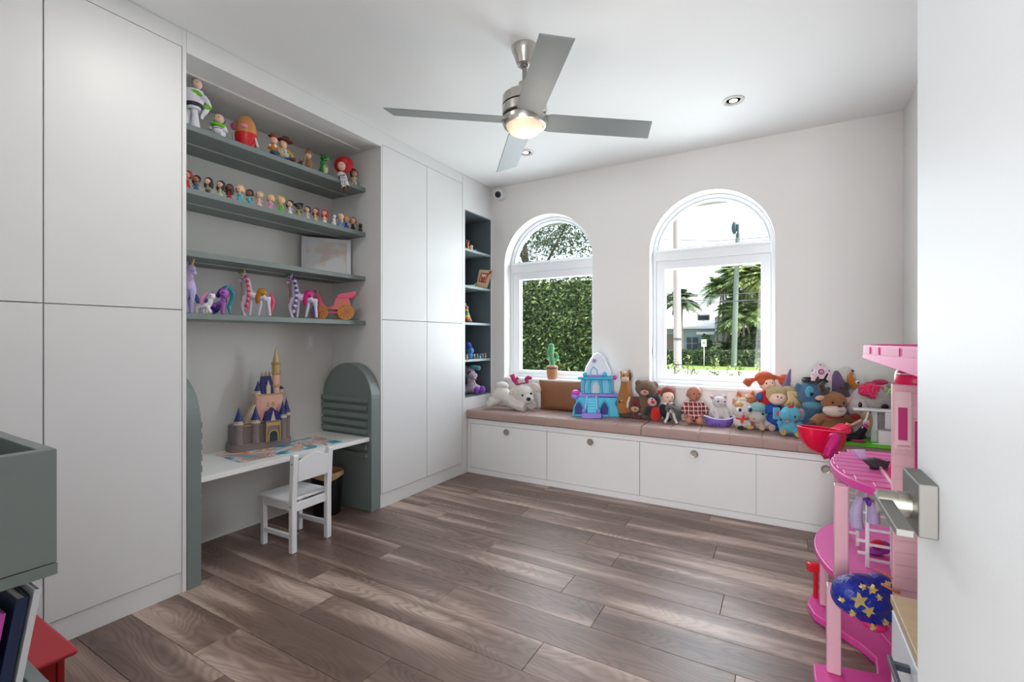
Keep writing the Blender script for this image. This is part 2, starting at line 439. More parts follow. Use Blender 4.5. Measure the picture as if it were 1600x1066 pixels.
# desk alcove: soffit box, back panel
t = thing('alcove_surround', 'white panelled recess above and behind the built-in desk', 'alcove', (-2.7, 1.767, 0))
G().box((XB+.001, 1.146, 2.564), (XL, 2.389, H-.002)).build('header', CAB, t, world=True)
G().box((XB+.001, 1.146, 0.0), (XB+.04, 2.389, 2.563)).build('back_panel', CABI, t, world=True)
G().box((XB+.04, 1.21, 0.0), (XB+.052, 2.30, .012)).build('baseboard', CAB, t, world=True)
G().box((XB+.06, 1.18, 2.556), (-2.62, 2.36, 2.5635)).build('soffit_panel', CABI, t, world=True)
zsh = [2.293, 1.97, 1.652, 1.332]
names = ['uppermost grey floating shelf holding cowboy dolls and the toy dinosaur', 'second grey floating shelf from the top with a row of tiny dolls', 'third grey floating shelf from the top carrying the white picture frame', 'lowest grey floating shelf carrying the toy horses and carriage']
SHX = -2.60
for z, nm in zip(zsh, names):
    t = thing('floating_shelf', nm, 'shelf', (-2.78, 1.767, z-.03), group='grey floating shelves above the desk')
    G().box((XB+.041, 1.147, z-.03), (SHX, 2.388, z)).build('board', GREY, t, bevel=.0015, world=True, seg=1)
    G().box((-2.79, 1.16, z-.033), (-2.776, 2.375, z-.0302)).build('light_strip', mat((185, 185, 180), .4), t, world=True)

# arched grey side panels with slats
def arch_panel(label, ya, yb, inner):
    t = thing('arched_side_panel', label, 'desk panel', (-2.70, (ya+yb)/2, 0), group='arched grey panels at the ends of the desk')
    x0, x1 = XB+.054, XL
    r = (x1-x0)/2; c = (x0+x1)/2; zs = 1.03 - r
    poly = [(x0, 0.001)] + arc(c, r, zs, 28) + [(x1, 0.001)]
    G().prism(poly, ya, yb, 'y').build('panel', GREY, t, world=True, bevel=.003)
    for k in range(8):
        z = .79 - k*.0545
        s0, s1 = (ya-.022, ya-.0002) if inner < 0 else (yb+.0002, yb+.022)
        if abs(z-.016-.506) < .034: continue
        G().box((x0+.0, s0, z-.032), (x1-.035, s1, z)).build('slat', GREY, t, bevel=.002, world=True, seg=1)
    return t
arch_panel('arched grey slatted panel at the left end of the desk, beside the left wardrobe', 1.148, 1.212, 1)
arch_panel('arched grey slatted panel at the right end of the desk, behind the black bin', 2.302, 2.386, -1)
dt = G().box((XB+.041, 1.213, .492), (-2.468, 2.301, .52)).build('desk_top', mat((238, 238, 236), .3), None, bevel=.002)
tag(dt, 'white built-in desk top spanning between the two arched grey panels', 'desk')

# light switch
t = thing('light_switch', 'small white rocker switch plate on the alcove wall above the toy castle', 'light switch', (XB+.041, 2.19, 1.19))
G().box((XB+.0405, 2.152, 1.125), (XB+.047, 2.228, 1.245)).build('plate', mat((225, 224, 222), .4), t, bevel=.002, world=True)
G().box((XB+.047, 2.175, 1.15), (XB+.052, 2.205, 1.22)).build('rocker', mat((238, 238, 236), .3), t, bevel=.002, world=True)

# corner niche bookcase
NY0, NY1 = 3.405, 3.828; NZ0, NZ1 = .685, 2.35
t = thing('corner_bookcase', 'narrow open grey-lined bookcase built into the corner beside the left window', 'bookcase', (XL, 3.6, 0))
G().box((XB+.001, 3.374, 0), (XL, 3.402, H-.002)).build('side_panel', CAB, t, world=True)
G().box((XB+.001, 3.831, .0), (XL, YF-.0005, H-.002)).build('side_panel', CAB, t, world=True)
G().box((XB+.001, 3.402, 0), (XL, 3.831, NZ0-.012)).build('base_panel', CAB, t, world=True)
G().box((XB+.001, 3.402, NZ1+.012), (XL, 3.831, H-.002)).build('header', CAB, t, world=True)
lg = G(); d0 = XL-.42
lg.box((d0, 3.402, NZ0-.012), (XL-.002, 3.831, NZ0)); lg.box((d0, 3.402, NZ1), (XL-.002, 3.831, NZ1+.012)); lg.box((d0-.01, 3.402, NZ0-.012), (d0, 3.831, NZ1+.012))
lg.box((d0, 3.402, NZ0), (XL-.002, 3.406, NZ1)); lg.box((d0, 3.827, NZ0), (XL-.002, 3.831, NZ1))
lg.build('lining', mat((100, 112, 117), .5, 'laminate'), t, world=True)
NSH = [2.02, 1.687, 1.352, 1.015]
for z in NSH: G().box((d0+.001, 3.4065, z-.022), (XL-.004, 3.8265, z)).build('shelf', mat((140, 155, 158), .4, 'laminate'), t, world=True, bevel=.001, seg=1)

# ------------------------------------------------------------------ window bench
BY = 3.44
t = thing('window_bench', 'long white storage bench with four drop fronts below the windows', 'bench', (-.88, BY, 0))
bx0, bx1 = XL+.003, XR-.002
G().box((bx0, BY+.012, 0.0), (bx1, YF-.001, .455)).build('carcass', CAB, t, world=True)
fr = G(); fr.box((bx0, BY-.004, .447), (bx1, YF-.001, .49)); fr.box((bx0, BY, .0), (bx1, BY+.012, .047)); fr.box((bx0, BY, .047), (-2.414, BY+.012, .447))
fr.build('frame', CAB, t, world=True, bevel=.001, seg=1)
xs = [-2.41, -1.655, -.90, -.14, .615]
KN = [-2.08+.03, -1.29, -.53, .24]
for i in range(4):
    d = G().box((xs[i]+.002, BY-.004, .05), (xs[i+1]-.002, BY+.012, .444)).build('door', CABI if 0 else CAB, t, bevel=.001, world=True, seg=1)
    kx = (xs[i]+xs[i+1])/2
    k = G().lathe([(.010, 0), (.010, .012), (.025, .014), (.0265, .019), (.024, .024), (.018, .0225), (.006, .0235)], (kx, BY-.004, .404), 24, R=RX(90))
    k.build('knob', mat((158, 152, 140), .35, metal=.5), d, world=True)
# cushions: tufted into square pads
def cushion(label, x0, x1, n):
    z0, z1 = .491, .566; y0, y1 = BY-.022, YF-.004
    g = G(); xsn = [x0 + (x1-x0)*i/n for i in range(n+1)]; ysn = [y0, (y0+y1)/2, y1]
    # top grid with creases
    def prof(v, seams, w=.007, d=.0048):
        m_ = min(abs(v-s_) for s_ in seams); return -d * max(0, 1 - m_/w)
    us = []
    for i in range(n):
        a, b_ = xsn[i], xsn[i+1]; us += [a, a+.004, a+.012, (a+b_)/2, b_-.012, b_-.004]
    us.append(x1)
    vs_ = []
    for j in range(2):
        a, b_ = ysn[j], ysn[j+1]; vs_ += [a, a+.004, a+.012, (a+b_)/2, b_-.012, b_-.004]
    vs_.append(y1)
    top = []
    for v in vs_:
        for u in us:
            ex = min(u-x0, x1-u, v-y0, y1-v); r = .014
            dz = -(r - sqrt(max(0, r*r - max(0, r-ex)**2))) if ex < r else 0
            z = z1 + dz + (prof(u, xsn[1:-1]) if n > 1 else 0) + prof(v, [ysn[1]])
            top.append((u, v, z))
    nu, nv = len(us), len(vs_)
    g.add(top, [(j*nu+i, j*nu+i+1, (j+1)*nu+i+1, (j+1)*nu+i) for j in range(nv-1) for i in range(nu-1)], 0, True)
    # front face with vertical creases
    fz = [z0+.002, z0+.02, z1-.024]
    fr_ = []
    for z in fz:
        for u in us: fr_.append((u, y0 + (0.004 if z < z0+.01 else 0) - prof(u, xsn[1:-1], .007, .004), z))
    for u in us: fr_.append((u, y0, [p for p in top if p[0] == u and p[1] == y0][0][2]))
    g.add(fr_, [(j*nu+i, j*nu+i+1, (j+1)*nu+i+1, (j+1)*nu+i) for j in range(3) for i in range(nu-1)], 0, True)
    g.box((x0+.001, y0+.006, z0), (x1-.001, y1-.001, z1-.018))
    o = g.build('seat_cushion', mat((176, 148, 140), .55, 'leather'), None); 
    pipe = G().box((x0, y0+.001, z0-.0), (x1, y0+.006, z0+.004)); pipe.build('piping', mat((45, 38, 38), .6), o)
    tag(o, label, 'cushion', 'dusty pink bench cushions')
cushion('dusty pink tufted bench cushion under the left window, below the white toy dog', XL+.004, -.887, 8)
cushion('dusty pink tufted bench cushion on the right, below the baby doll and cats', -.883, XR-.004, 8)

# ------------------------------------------------------------------ door at right edge, opened along the view
t = semp('door_1')
G().box((.126, -.15, .01), (.166, .648, 2.04)).build('slab', mat((232, 234, 236), .5, 'paint'), t, bevel=.002)
hd = G().box((.111, .566, 1.0145), (.1258, .632, 1.0648)).build('rosette', mat((104, 102, 98), .5, metal=.55), t, bevel=.0012)
G().tube([(.112, .600, 1.0345), (.1005, .600, 1.0345)], .0125, 28).tube([(.1005, .600, 1.0345), (.0995, .600, 1.0345)], .0116, 28).tube([(.0995, .600, 1.0345), (.085, .600, 1.0345)], .0122, 28).build('spindle', mat((176, 170, 160), .3, metal=1.0), t)
G().box((.0840, .503, 1.0335), (.0965, .614, 1.0400)).build('lever', mat((118, 116, 112), .5, metal=.6), t, bevel=.001)
struct(G().box((-.72, YN, 0.0), (-.655, YN+.018, 2.10)).box((.17, YN, 0.0), (.235, YN+.018, 2.10)).box((-.72, YN, 2.06), (.235, YN+.018, 2.12)).build('trim_3', mat((238, 238, 238), .4)))

# ------------------------------------------------------------------ ceiling fittings
def downlight(x, y, label, on):
    t = thing('recessed_light', label, 'ceiling light', (x, y, H), group='small round recessed lights')
    G().lathe([(.062, -.0005), (.062, -.006), (.052, -.009), (.046, -.006), (.040, 0.0), (.040, -.0005)], (0, 0, 0), 32).build('trim_ring', mat((215, 213, 210), .35), t)
    G().lathe([(.024, -.0004), (.024, -.004), (.001, -.006)], (0, 0, 0), 20).build('lamp', mat((250, 240, 215), .4, emit=on), t)
downlight(-.254, 3.166, 'round recessed ceiling light right of the fan', 1.2)
downlight(-1.74, 3.23, 'tiny recessed ceiling light seen just behind the far fan blade', 1.2)
t = thing('security_camera', 'white dome security camera high in the corner left of the window', 'camera', (-2.335, YF, 2.585))
G().lathe([(.052, 0), (.052, .012), (.046, .018), (.03, .02)], (0, -.0005, 0), 28, R=RX(90)).build('mount', mat((225, 225, 228), .4), t)
bd = G().ell((0, -.055, 0), (.05, .05, .05), seg=28, ring=18).build('dome', mat((228, 228, 232), .35), t)
dr = Vector((0.35, -1, -.38)).normalized(); q = dr.to_track_quat('Z', 'Y').to_matrix()
G().lathe([(.026, 0), (.030, .006), (.026, .010), (.016, .0105), (.014, .006), (.001, .006)], Vector((0, -.055, 0)) + dr*.043, 24, R=q).build('lens_ring', BLACK, t)
G().ell(Vector((0, -.055, 0)) + dr*.047, (.012, .012, .012)).build('lens', mat((25, 30, 55), .08), t)

# ceiling fan
FX, FY = -1.118, 2.065
t = thing('ceiling_fan', 'four-blade ceiling fan with brushed nickel body and a lit globe', 'ceiling fan', (FX, FY, H))
G().lathe([(.066, -.0005), (.066, -.018), (.060, -.030), (.047, -.068), (.040, -.088), (.030, -.094), (.014, -.095)], (0, 0, 0), 40).build('canopy', CHROME, t)
G().tube([(0, 0, -.09), (0, 0, -.22)], .0125, 20).lathe([(.02, -.092), (.02, -.104), (.0125, -.108)], (0,0,0), 20).build('downrod', BRUSH, t)
G().lathe([(.016, -.178), (.031, -.180), (.034, -.208), (.060, -.226), (.098, -.240), (.111, -.251), (.113, -.296)], (0, 0, 0), 48).build('motor_cover', CHROME, t)
G().lathe([(.106, -.296), (.106, -.304)], (0, 0, 0), 48).build('dark_gap', BLACK, t)
G().lathe([(.113, -.304), (.113, -.345), (.108, -.349)], (0, 0, 0), 48).build('motor_body', CHROME, t)
G().lathe([(.100, -.349), (.100, -.364)], (0, 0, 0), 40).build('collar', BLACK, t)
G().lathe([(.112, -.362), (.113, -.384), (.106, -.398), (.096, -.400), (.094, -.390)], (0, 0, 0), 48).build('light_ring', CHROME, t)
G().lathe([(.094, -.392), (.090, -.408), (.074, -.428), (.045, -.442), (.015, -.447), (.001, -.4475)], (0, 0, 0), 40).build('globe', mat((244, 216, 188), .45, emit=.22), t)
BL = mat((128, 134, 133), .45, 'laminate')
for k, ang in enumerate((38.5, 128.5, 218.5, 308.5)):
    pol = [(.085, -.050), (.13, -.062), (.650, -.064), (.685, .066), (.13, .066), (.085, .05)]
    g = G().prism(pol, -.003, .003, 'z')
    o = g.build('blade', BL, t, bevel=.0015, seg=1)
    o.location = (0, 0, -.345 + .0); o.rotation_euler = Euler((0, 0, 0))
    o.matrix_basis = Matrix.Translation((0, 0, -.372)) @ Matrix.Rotation(radians(ang), 4, 'Z') @ Matrix.Rotation(radians(-13), 4, 'X')
lampd = bpy.data.lights.new('fan_bulb', 'POINT'); lampd.energy = 1.2; lampd.color = (1, .90, .78); lampd.shadow_soft_size = .09
lo = bpy.data.objects.new('fan_bulb', lampd); lo.location = (FX, FY, H-.60); COL.objects.link(lo)

# ------------------------------------------------------------------ child's chair
WPAINT = mat((236, 236, 238), .35)
t = thing('child_chair', 'small white wooden chair with a curved back at the desk', 'chair', (-2.505, 1.765, 0), (0, 0, radians(2)))
def bar(lo, hi, nm, bev=.002, m=WPAINT, par=t): return G().box(lo, hi).build(nm, m, par, bevel=bev, seg=1)
# local frame: +x towards the room (back of the chair), y along the desk
for sy in (-1, 1):
    y0 = sy*.119
    G().prism([(.112, 0), (.142, 0), (.142, .30), (.158, .545), (.152, .552), (.130, .552), (.124, .545), (.112, .30)], y0-.016, y0+.016, 'y').build('leg', WPAINT, t, bevel=.002, seg=1)
    bar((-.142, y0-.014, 0), (-.114, y0+.014, .277), 'leg')
    bar((-.114, y0-.010, .075), (.112, y0+.010, .10), 'stretcher')
    bar((-.114, y0-.012, .235), (.112, y0+.012, .277), 'side_rail')
    for z in (.26, .50) : G().lathe([(.004, 0), (.004, .0012)], (.126 if z < .3 else .14, sy*.1353 if sy > 0 else -.1353-.0012+.0012, z), 10, R=RX(90 if sy < 0 else -90)).build('screw', BLACK, t)
bar((-.142, -.105, .235), (-.124, .105, .277), 'front_rail'); bar((.116, -.103, .225), (.134, .103, .272), 'rear_rail')
bar((-.155, -.140, .2775), (.111, .140, .2945), 'seat', .004)
pol = [(-.1028, .395)] + [(-.1028 + .2056*i/16, .515 + .030*sin(pi*min(1, max(0, (i-1)/14)))**1.0) for i in range(17)] + [(.1028, .395)]
g = G()
vs = [(.130 + (p[1]-.30)*.055, p[0], p[1]) for p in pol] + [(.146 + (p[1]-.30)*.055, p[0], p[1]) for p in pol]; n_ = len(pol)
g.add(vs, [tuple(range(n_)), tuple(range(n_, 2*n_))[::-1]] + [(i, (i+1) % n_, n_+(i+1) % n_, n_+i) for i in range(n_)])
g.build('backrest', WPAINT, t, bevel=.002, seg=1)

# waste bin
t = thing('waste_bin', 'black waste bin with a crumpled bag behind the small chair', 'bin', (-2.72, 2.15, 0))
G().lathe([(.085, 0.0), (.088, .004), (.105, .27), (.108, .272), (.108, .278), (.102, .278), (.099, .262), (.08, .02), (.001, .015)], (0,0,0), 36).build('bucket', mat((20, 20, 22), .35), t)
g = G(); random.seed(3); N = 40
vs = []
for j, (r, z) in enumerate([(.1105, .255), (.1125, .278), (.104, .292), (.097, .284), (.094, .24)]):
    for k in range(N):
        a = 2*pi*k/N; w = random.uniform(-.0015, .002) + (.012*sin(3*a) if j == 0 else 0)
        vs.append(((r+w*.4)*cos(a), (r+w*.4)*sin(a), z+w))
g.add(vs, [(j*N+k, j*N+(k+1) % N, (j+1)*N+(k+1) % N, (j+1)*N+k) for j in range(4) for k in range(N)], 0, True)
g.build('bag_rim', mat((196, 160, 120), .5), t)
g = G(); 
for i in range(9): a = i*2.4; g.ell((.045*cos(a)*(.3+.08*i), .045*sin(a)*(.3+.08*i), .235+.004*(i % 3)), (.032, .028, .022), R=RY(i*37), seg=8, ring=5)
g.build('crumpled_paper', mat((205, 205, 208), .7), t)

# ------------------------------------------------------------------ picture frame on the third shelf
A = Vector((-2.905, 2.085, 1.6525)); B = Vector((-2.715, 2.355, 1.6525)); d = (B-A); L = d.length; ang = atan2(d.y, d.x)
t = thing('framed_picture', 'white framed drawing standing on the third grey shelf', 'picture frame', A, (radians(-3), 0, ang))
ring_frame([(0, 0), (0, .272), (L, .272), (L, 0)], [(.032, .032), (.032, .24), (L-.032, .24), (L-.032, .032)], 0, .018).build('frame', mat((225, 225, 230), .35), t, bevel=.002)
def art_mat():
    m = bpy.data.materials.new('pale_drawing'); m.use_nodes = True; n = m.node_tree.nodes; l = m.node_tree.links; b = n['Principled BSDF']
    tc = n.new('ShaderNodeTexCoord'); t1 = n.new('ShaderNodeTexNoise'); t1.inputs['Scale'].default_value = 9; l.new(tc.outputs['Object'], t1.inputs['Vector'])
    cr = n.new('ShaderNodeValToRGB'); e = cr.color_ramp.elements; e[0].position = .36; e[0].color = lin((226, 200, 208)); e[1].position = .47; e[1].color = lin((222, 222, 226))
    x = e.new(.42); x.color = lin((218, 213, 196)); l.new(t1.outputs[0], cr.inputs[0]); l.new(cr.outputs[0], b.inputs['Base Color']); return m
G().box((.03, .007, .03), (L-.03, .012, .242)).build('drawing', art_mat(), t)

# ------------------------------------------------------------------ placemat on the desk
def mat_print():
    m = bpy.data.materials.new('rainbow_print'); m.use_nodes = True; n = m.node_tree.nodes; l = m.node_tree.links; b = n['Principled BSDF']
    tc = n.new('ShaderNodeTexCoord'); w = n.new('ShaderNodeTexNoise'); w.inputs['Scale'].default_value = 4; w.inputs['Detail'].default_value = 1.5; w.inputs['Distortion'].default_value = 1.2
    l.new(tc.outputs['Object'], w.inputs['Vector'])
    cr = n.new('ShaderNodeValToRGB'); cr.color_ramp.interpolation = 'CONSTANT'; e = cr.color_ramp.elements
    stops = [(0, (40, 140, 165)), (.40, (120, 190, 205)), (.44, (225, 228, 232)), (.485, (225, 120, 90)), (.505, (232, 190, 130)), (.525, (225, 228, 232)), (.55, (210, 120, 150)), (.575, (160, 205, 180)), (.60, (230, 130, 110)), (.64, (90, 175, 195)), (.7, (35, 120, 150))]
    e[0].position = 0; e[0].color = lin(stops[0][1]); e[1].position = stops[1][0]; e[1].color = lin(stops[1][1])
    for p_, c_ in stops[2:]: x = e.new(p_); x.color = lin(c_)
    l.new(w.outputs['Fac'], cr.inputs[0]); l.new(cr.outputs[0], b.inputs['Base Color']); b.inputs['Roughness'].default_value = .3; return m
o = G().box((-.155, -.32, 0), (.155, .32, .0015)).build('placemat', mat_print(), None)
o.location = (-2.685, 1.80, .5203); o.rotation_euler = (0, 0, radians(-5)); tag(o, 'rainbow and cloud printed paper mat lying on the white desk', 'placemat')

# ------------------------------------------------------------------ left foreground: grey bin unit, books, red stool
BINM = mat((118, 126, 124), .45, 'laminate')
t = thing('book_bin_unit', 'grey two-tier toy and book bin unit at the left edge', 'storage unit', (-1.65, .2, 0))
x0, x1, y0, y1 = -1.865, -1.442, -.12, .405
def bin_(z0, z1, z2, nm):
    w = .026
    g = G(); g.box((x1-w, y0, z0), (x1, y1, z1)); g.box((x0, y0, z0), (x0+w, y1, z1)); g.box((x0+w, y1-w, z0), (x1-w, y1, z1)); g.box((x0+w, y0, z0), (x1-w, y0+w, z1)); g.box((x0+w, y0+w, z0), (x1-w, y1-w, z0+.015))
    g.build(nm, BINM, t, world=True, bevel=.0015, seg=1)
bin_(.688, .948, 0, 'upper_bin'); bin_(.05, .395, 0, 'lower_bin')
G().box((x0, y0, .660), (x1+.001, y1+.001, .686)).build('rail', mat((112, 122, 118), .45, 'laminate'), t, world=True, bevel=.0015, seg=1)
G().box((x0-.025, y1-.04, 0), (x0-.0005, y1, .95)).box((x0-.025, y0, 0), (x0-.0005, y0+.04, .95)).build('post', BINM, t, world=True, bevel=.002, seg=1)
o = G().ell((-1.79, .30, .925), (.04, .04, .035)).ell((-1.79, .27, .90), (.05, .04, .04)).build('soft_ball', mat((40, 170, 140), .6, 'plush'), None); tag(o, 'teal soft toy tip showing inside the grey upper bin', 'toy')
G_ = [(-1.455-.032*0, (196, 200, 205), (24, 120, 130)), ]
books = [('slim pale book with a teal edge, rightmost in the lower grey bin', (205, 208, 212), .012, .640), ('dark navy book standing next to the pale book in the grey bin', (22, 40, 75), .020, .632), ('pink and magenta book in the lower grey bin', (190, 70, 170), .018, .612), ('violet book beside the magenta book in the grey bin', (70, 50, 160), .014, .605)]
yy = .300
for lb, c_, th, zt in books:
    bt = thing('book', lb, 'book', (-1.62, yy, .07), (radians(-9), 0, 0), group='books standing in the grey bin')
    hgt = zt - .085
    cv = G(); cv.box((-.125, -th/2, 0), (.125, -th/2+.0022, hgt)); cv.box((-.125, th/2-.0022, 0), (.125, th/2, hgt)); cv.box((.1225, -th/2+.0022, 0), (.125, th/2-.0022, hgt))
    cv.build('cover', mat(c_, .35), bt)
    G().box((-.12, -th/2+.0024, .003), (.1222, th/2-.0024, hgt-.004)).build('pages', mat((225, 220, 208), .8), bt)
    yy -= th + .012
o = G().box((0, 0, 0), (.12, .004, .16)).build('picture_card', mat((222, 224, 230), .4, 'spots', c2=(60, 70, 110), s=22, w=.28), None)
o.location = (-1.605, .360, .16); o.rotation_euler = (radians(-4), 0, 0); o.rotation_euler = (radians(-2), radians(8), 0); tag(o, 'white printed card sticking up in the lower grey bin', 'card')

RED = mat((178, 40, 52), .5); RED2 = mat((150, 12, 20), .45)
t = thing('step_stool', 'red wooden step stool on the floor beside the grey bin unit', 'stool', (-2.06, .38, 0))
G().box((-2.25, .17, .232), (-1.868, .575, .252)).build('top', RED, t, world=True, bevel=.012, seg=3)
G().box((-2.215, .535, 0), (-1.905, .553, .2315)).build('side_board', RED2, t, world=True, bevel=.003)
G().box((-2.215, .19, 0), (-1.905, .208, .2315)).build('side_board', RED2, t, world=True, bevel=.003)
G().box((-1.925, .208, .15), (-1.908, .535, .2315)).build('apron', RED2, t, world=True, bevel=.002)

# ------------------------------------------------------------------ outside
GZ = -.6
o = G().box((-60, 4.6, GZ-.2), (60, 26.5, GZ-.01)).build('ground', mat((120, 135, 80), .95, 'leaf', c2=(90, 110, 55), s=.8)); struct(o)
o = G().box((-60, 14.0, GZ-.01), (60, 29.5, GZ+.01)).build('road', mat((215, 212, 205), .9, 'paint')); struct(o)
o = G().box((-60, 29.5, GZ-.2), (60, 90, GZ+.03)).build('verge', mat((140, 165, 80), .95, 'leaf', c2=(105, 135, 60), s=.6)); struct(o)

def leaves(cl, n, size, seed, shape='ell', up=.3):
    """loose leaf blades scattered in the shell of the given ellipsoids (center, radii)"""
    random.seed(seed); g = G(); tot = sum(r[0]*r[2] for c, r in cl)
    for c, r in cl:
        k = int(n * r[0]*r[2] / tot)
        for i in range(k):
            if shape == 'box':
                p = Vector((random.uniform(-1, 1)*r[0], (-1 + abs(random.gauss(0, .35)))*r[1], random.uniform(-1, 1)*r[2]))
                nrm = Vector((random.gauss(0, .6), -1, random.gauss(0, .6) + .5))
            else:
                v = Vector((random.gauss(0, 1), random.gauss(0, 1), random.gauss(0, 1))).normalized(); q = random.uniform(.55, 1)**.6
                p = Vector((v.x*r[0]*q, v.y*r[1]*q, v.z*r[2]*q)); nrm = v + Vector((random.gauss(0, .5), random.gauss(0, .5), random.gauss(0, .5) + up))
            nrm.normalize(); a = nrm.cross(Vector((random.gauss(0, 1), random.gauss(0, 1), random.gauss(0, 1)))).normalized(); b_ = nrm.cross(a)
            s_ = size*random.uniform(.6, 1.3); p = p + Vector(c)
            g.add([p - a*s_, p + b_*s_*.42 - nrm*s_*.1, p + a*s_, p - b_*s_*.42 - nrm*s_*.1], [(0, 1, 2, 3)], random.choice((0, 0, 1, 2)))
    return g
def leafset(a, b_, c_): return [mat(x, .55, 'leaf', c2=tuple(int(v*.72) for v in x), s=2.0) for x in (a, b_, c_)]
# hedge behind the left window
t = thing('hedge', 'dense tall green hedge filling the left window', 'hedge', (-4.2, 6.6, GZ))
leaves([((-4.2, 6.6, .78), (2.5, .55, 1.42)), ((-2.9, 6.5, .8), (1.1, .45, 1.36))], 32000, .034, 5, 'box').build('foliage', leafset((80, 112, 50), (58, 88, 40), (146, 164, 92)), t, world=True, kind='stuff')
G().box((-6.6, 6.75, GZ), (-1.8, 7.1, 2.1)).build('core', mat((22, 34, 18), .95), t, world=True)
t = thing('broadleaf_tree', 'small-leaved tree showing above the hedge in the left arch', 'tree', (-4.7, 8.6, GZ))
leaves([((-4.9, 8.6, 3.9), (1.7, 1.1, 1.2)), ((-3.7, 8.8, 3.6), (.9, .8, .85)), ((-5.6, 8.8, 4.9), (1.5, 1.0, .9)), ((-3.6, 9, 4.7), (.9, .8, .5))], 17000, .038, 6, up=.1).build('foliage', leafset((100, 120, 84), (78, 98, 62), (140, 152, 116)), t, world=True, kind='stuff')
G().tube([(-4.7, 8.8, GZ), (-4.6, 8.8, 2), (-4.9, 8.8, 4.2)], [.09, .07, .03]).tube([(-4.6, 8.8, 2.2), (-3.7, 8.8, 3.7)], [.04, .015]).tube([(-4.7, 8.8, 2.7), (-5.6, 8.8, 4.6)], [.04, .015]).build('trunk', mat((120, 110, 100), .9, 'wood'), t, world=True)

def out_at(px, Y, py=None):
    dx, dy = dirpx(px); k = Y/dy; return (k*dx, Y, CAMH - (py-HY)*k if py is not None else 0)
def pole(name, label, pxb, pxt, Y, pyt, r0, r1, m):
    b_ = out_at(pxb, Y); tp = out_at(pxt, Y, pyt)
    t = thing(name, label, 'pole', (b_[0], Y, GZ)); G().tube([(b_[0], Y, GZ+.01), ((b_[0]+tp[0])/2, Y, tp[2]/2), (tp[0], Y, tp[2])], [r0, (r0+r1)/2, r1], 14).build('shaft', m, t, world=True); return t, b_, tp
pt, b_, tp = pole('concrete_pole', 'thick pale concrete street pole left in the right window', 1059, 1056, 23.6, 230, .19, .15, mat((176, 166, 162), .8, 'laminate'))
G().tube([(b_[0], 23.6, 1.15), (b_[0], 23.6, 1.25)], .20, 14).tube([(b_[0], 23.6, -.05), (b_[0], 23.6, .0)], .20, 14).build('band', mat((90, 90, 92), .5), pt, world=True)
pt, b_, tp = pole('utility_pole', 'weathered greenish wooden utility pole before the palm grove', 1146.5, 1153, 32.5, 365, .17, .13, mat((128, 140, 130), .85, 'wood'))
G().box((tp[0]-.05, 32.3, 7.6), (tp[0]+.05, 32.7, 8.4)).ell((tp[0]-.2, 32.4, 8.2), (.16, .16, .4)).build('insulator', mat((50, 75, 78), .5), pt, world=True)
G().lathe([(.01, 0), (.35, .02), (.35, .85), (.01, .9)], (tp[0]+.62, 32.4, 5.7), 16).box((tp[0], 32.35, 6.0), (tp[0]+.4, 32.45, 6.15)).build('transformer', mat((190, 195, 198), .5), pt, world=True)
for k, (ya_, yb_) in enumerate(((458, 452), (464, 466), (471, 463), (374, 366))):
    a = out_at(1000, 32, ya_); c_ = out_at(1260, 32, yb_); m_ = ((a[0]+c_[0])/2, 32, (a[2]+c_[2])/2 - .25)
    o = G().tube([a, m_, c_], .02, 5).build('power_line', mat((90, 95, 98), .6)); o.location = (0, 0, 0)
    tag(o, ['upper of the two slack wires below the transom of the right window', 'middle wire crossing in front of the palm grove', 'lowest wire crossing the palm grove', 'single high wire seen in the arch of the right window'][k], 'power line', 'overhead power lines')
# street sign
s0 = out_at(1100, 31.5)
t = thing('street_sign', 'small white square sign on a thin post before the far hedge', 'sign', (s0[0], 31.5, GZ))
G().tube([(s0[0], 31.5, GZ), (s0[0], 31.5, 1.1)], .035, 8).build('post', mat((190, 190, 190), .5), t, world=True)
G().box((s0[0]-.15, 31.44, .72), (s0[0]+.15, 31.46, 1.18)).build('plate', mat((240, 240, 240), .5), t, world=True)
G().box((s0[0]-.09, 31.43, .88), (s0[0]+.09, 31.437, 1.06)).build('printed_square', mat((150, 150, 150), .5), t, world=True)
# far hedge
t = thing('hedge', 'low clipped dark hedge across the street in front of the white house', 'hedge', (-5, 33.5, GZ))
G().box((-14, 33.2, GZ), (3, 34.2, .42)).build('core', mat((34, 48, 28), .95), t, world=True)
leaves([((-5.5, 33.6, -.08), (8.5, .55, .56))], 9000, .12, 9, 'box').build('foliage', leafset((62, 84, 46), (46, 66, 34), (96, 122, 62)), t, world=True, kind='stuff')
# white house
def P2(px, py, Y): return out_at(px, Y, py)
t = thing('house', 'low white house with pale roof behind the far hedge', 'building', (-8.0, 41, GZ))
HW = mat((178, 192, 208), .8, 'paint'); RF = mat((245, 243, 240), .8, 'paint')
xa, xb = P2(1000, 500, 40)[0], P2(1143, 500, 40)[0]
G().box((xa-6, 40.2, GZ), (xb, 47, 2.15)).build('wall', HW, t, world=True)
G().box((P2(1118, 500, 39)[0], 38.6, GZ), (P2(1141, 500, 39)[0], 40.2, 2.9)).build('porch_wall', mat((208, 214, 220), .8), t, world=True)
g = G(); zr = 2.15
g.add([(xa-7, 39.4, zr), (xb+.4, 39.4, zr), (xb+.4, 48, zr), (xa-7, 48, zr), (xa-4, 43.5, 4.2), (xb-3.2, 43.5, 4.2)], [(0, 1, 5, 4), (1, 2, 5), (2, 3, 4, 5), (3, 0, 4), (0, 3, 2, 1)]); g.box((xa-7, 39.35, zr-.12), (xb+.45, 39.5, zr+.05))
g.build('roof', RF, t, world=True)
hx = P2(1103, 494, 42)[0]; G().box((hx-.5, 40.6, 2.5), (hx+.5, 42.0, 3.25)).build('roof_vent', mat((235, 235, 235), .8), t, world=True)
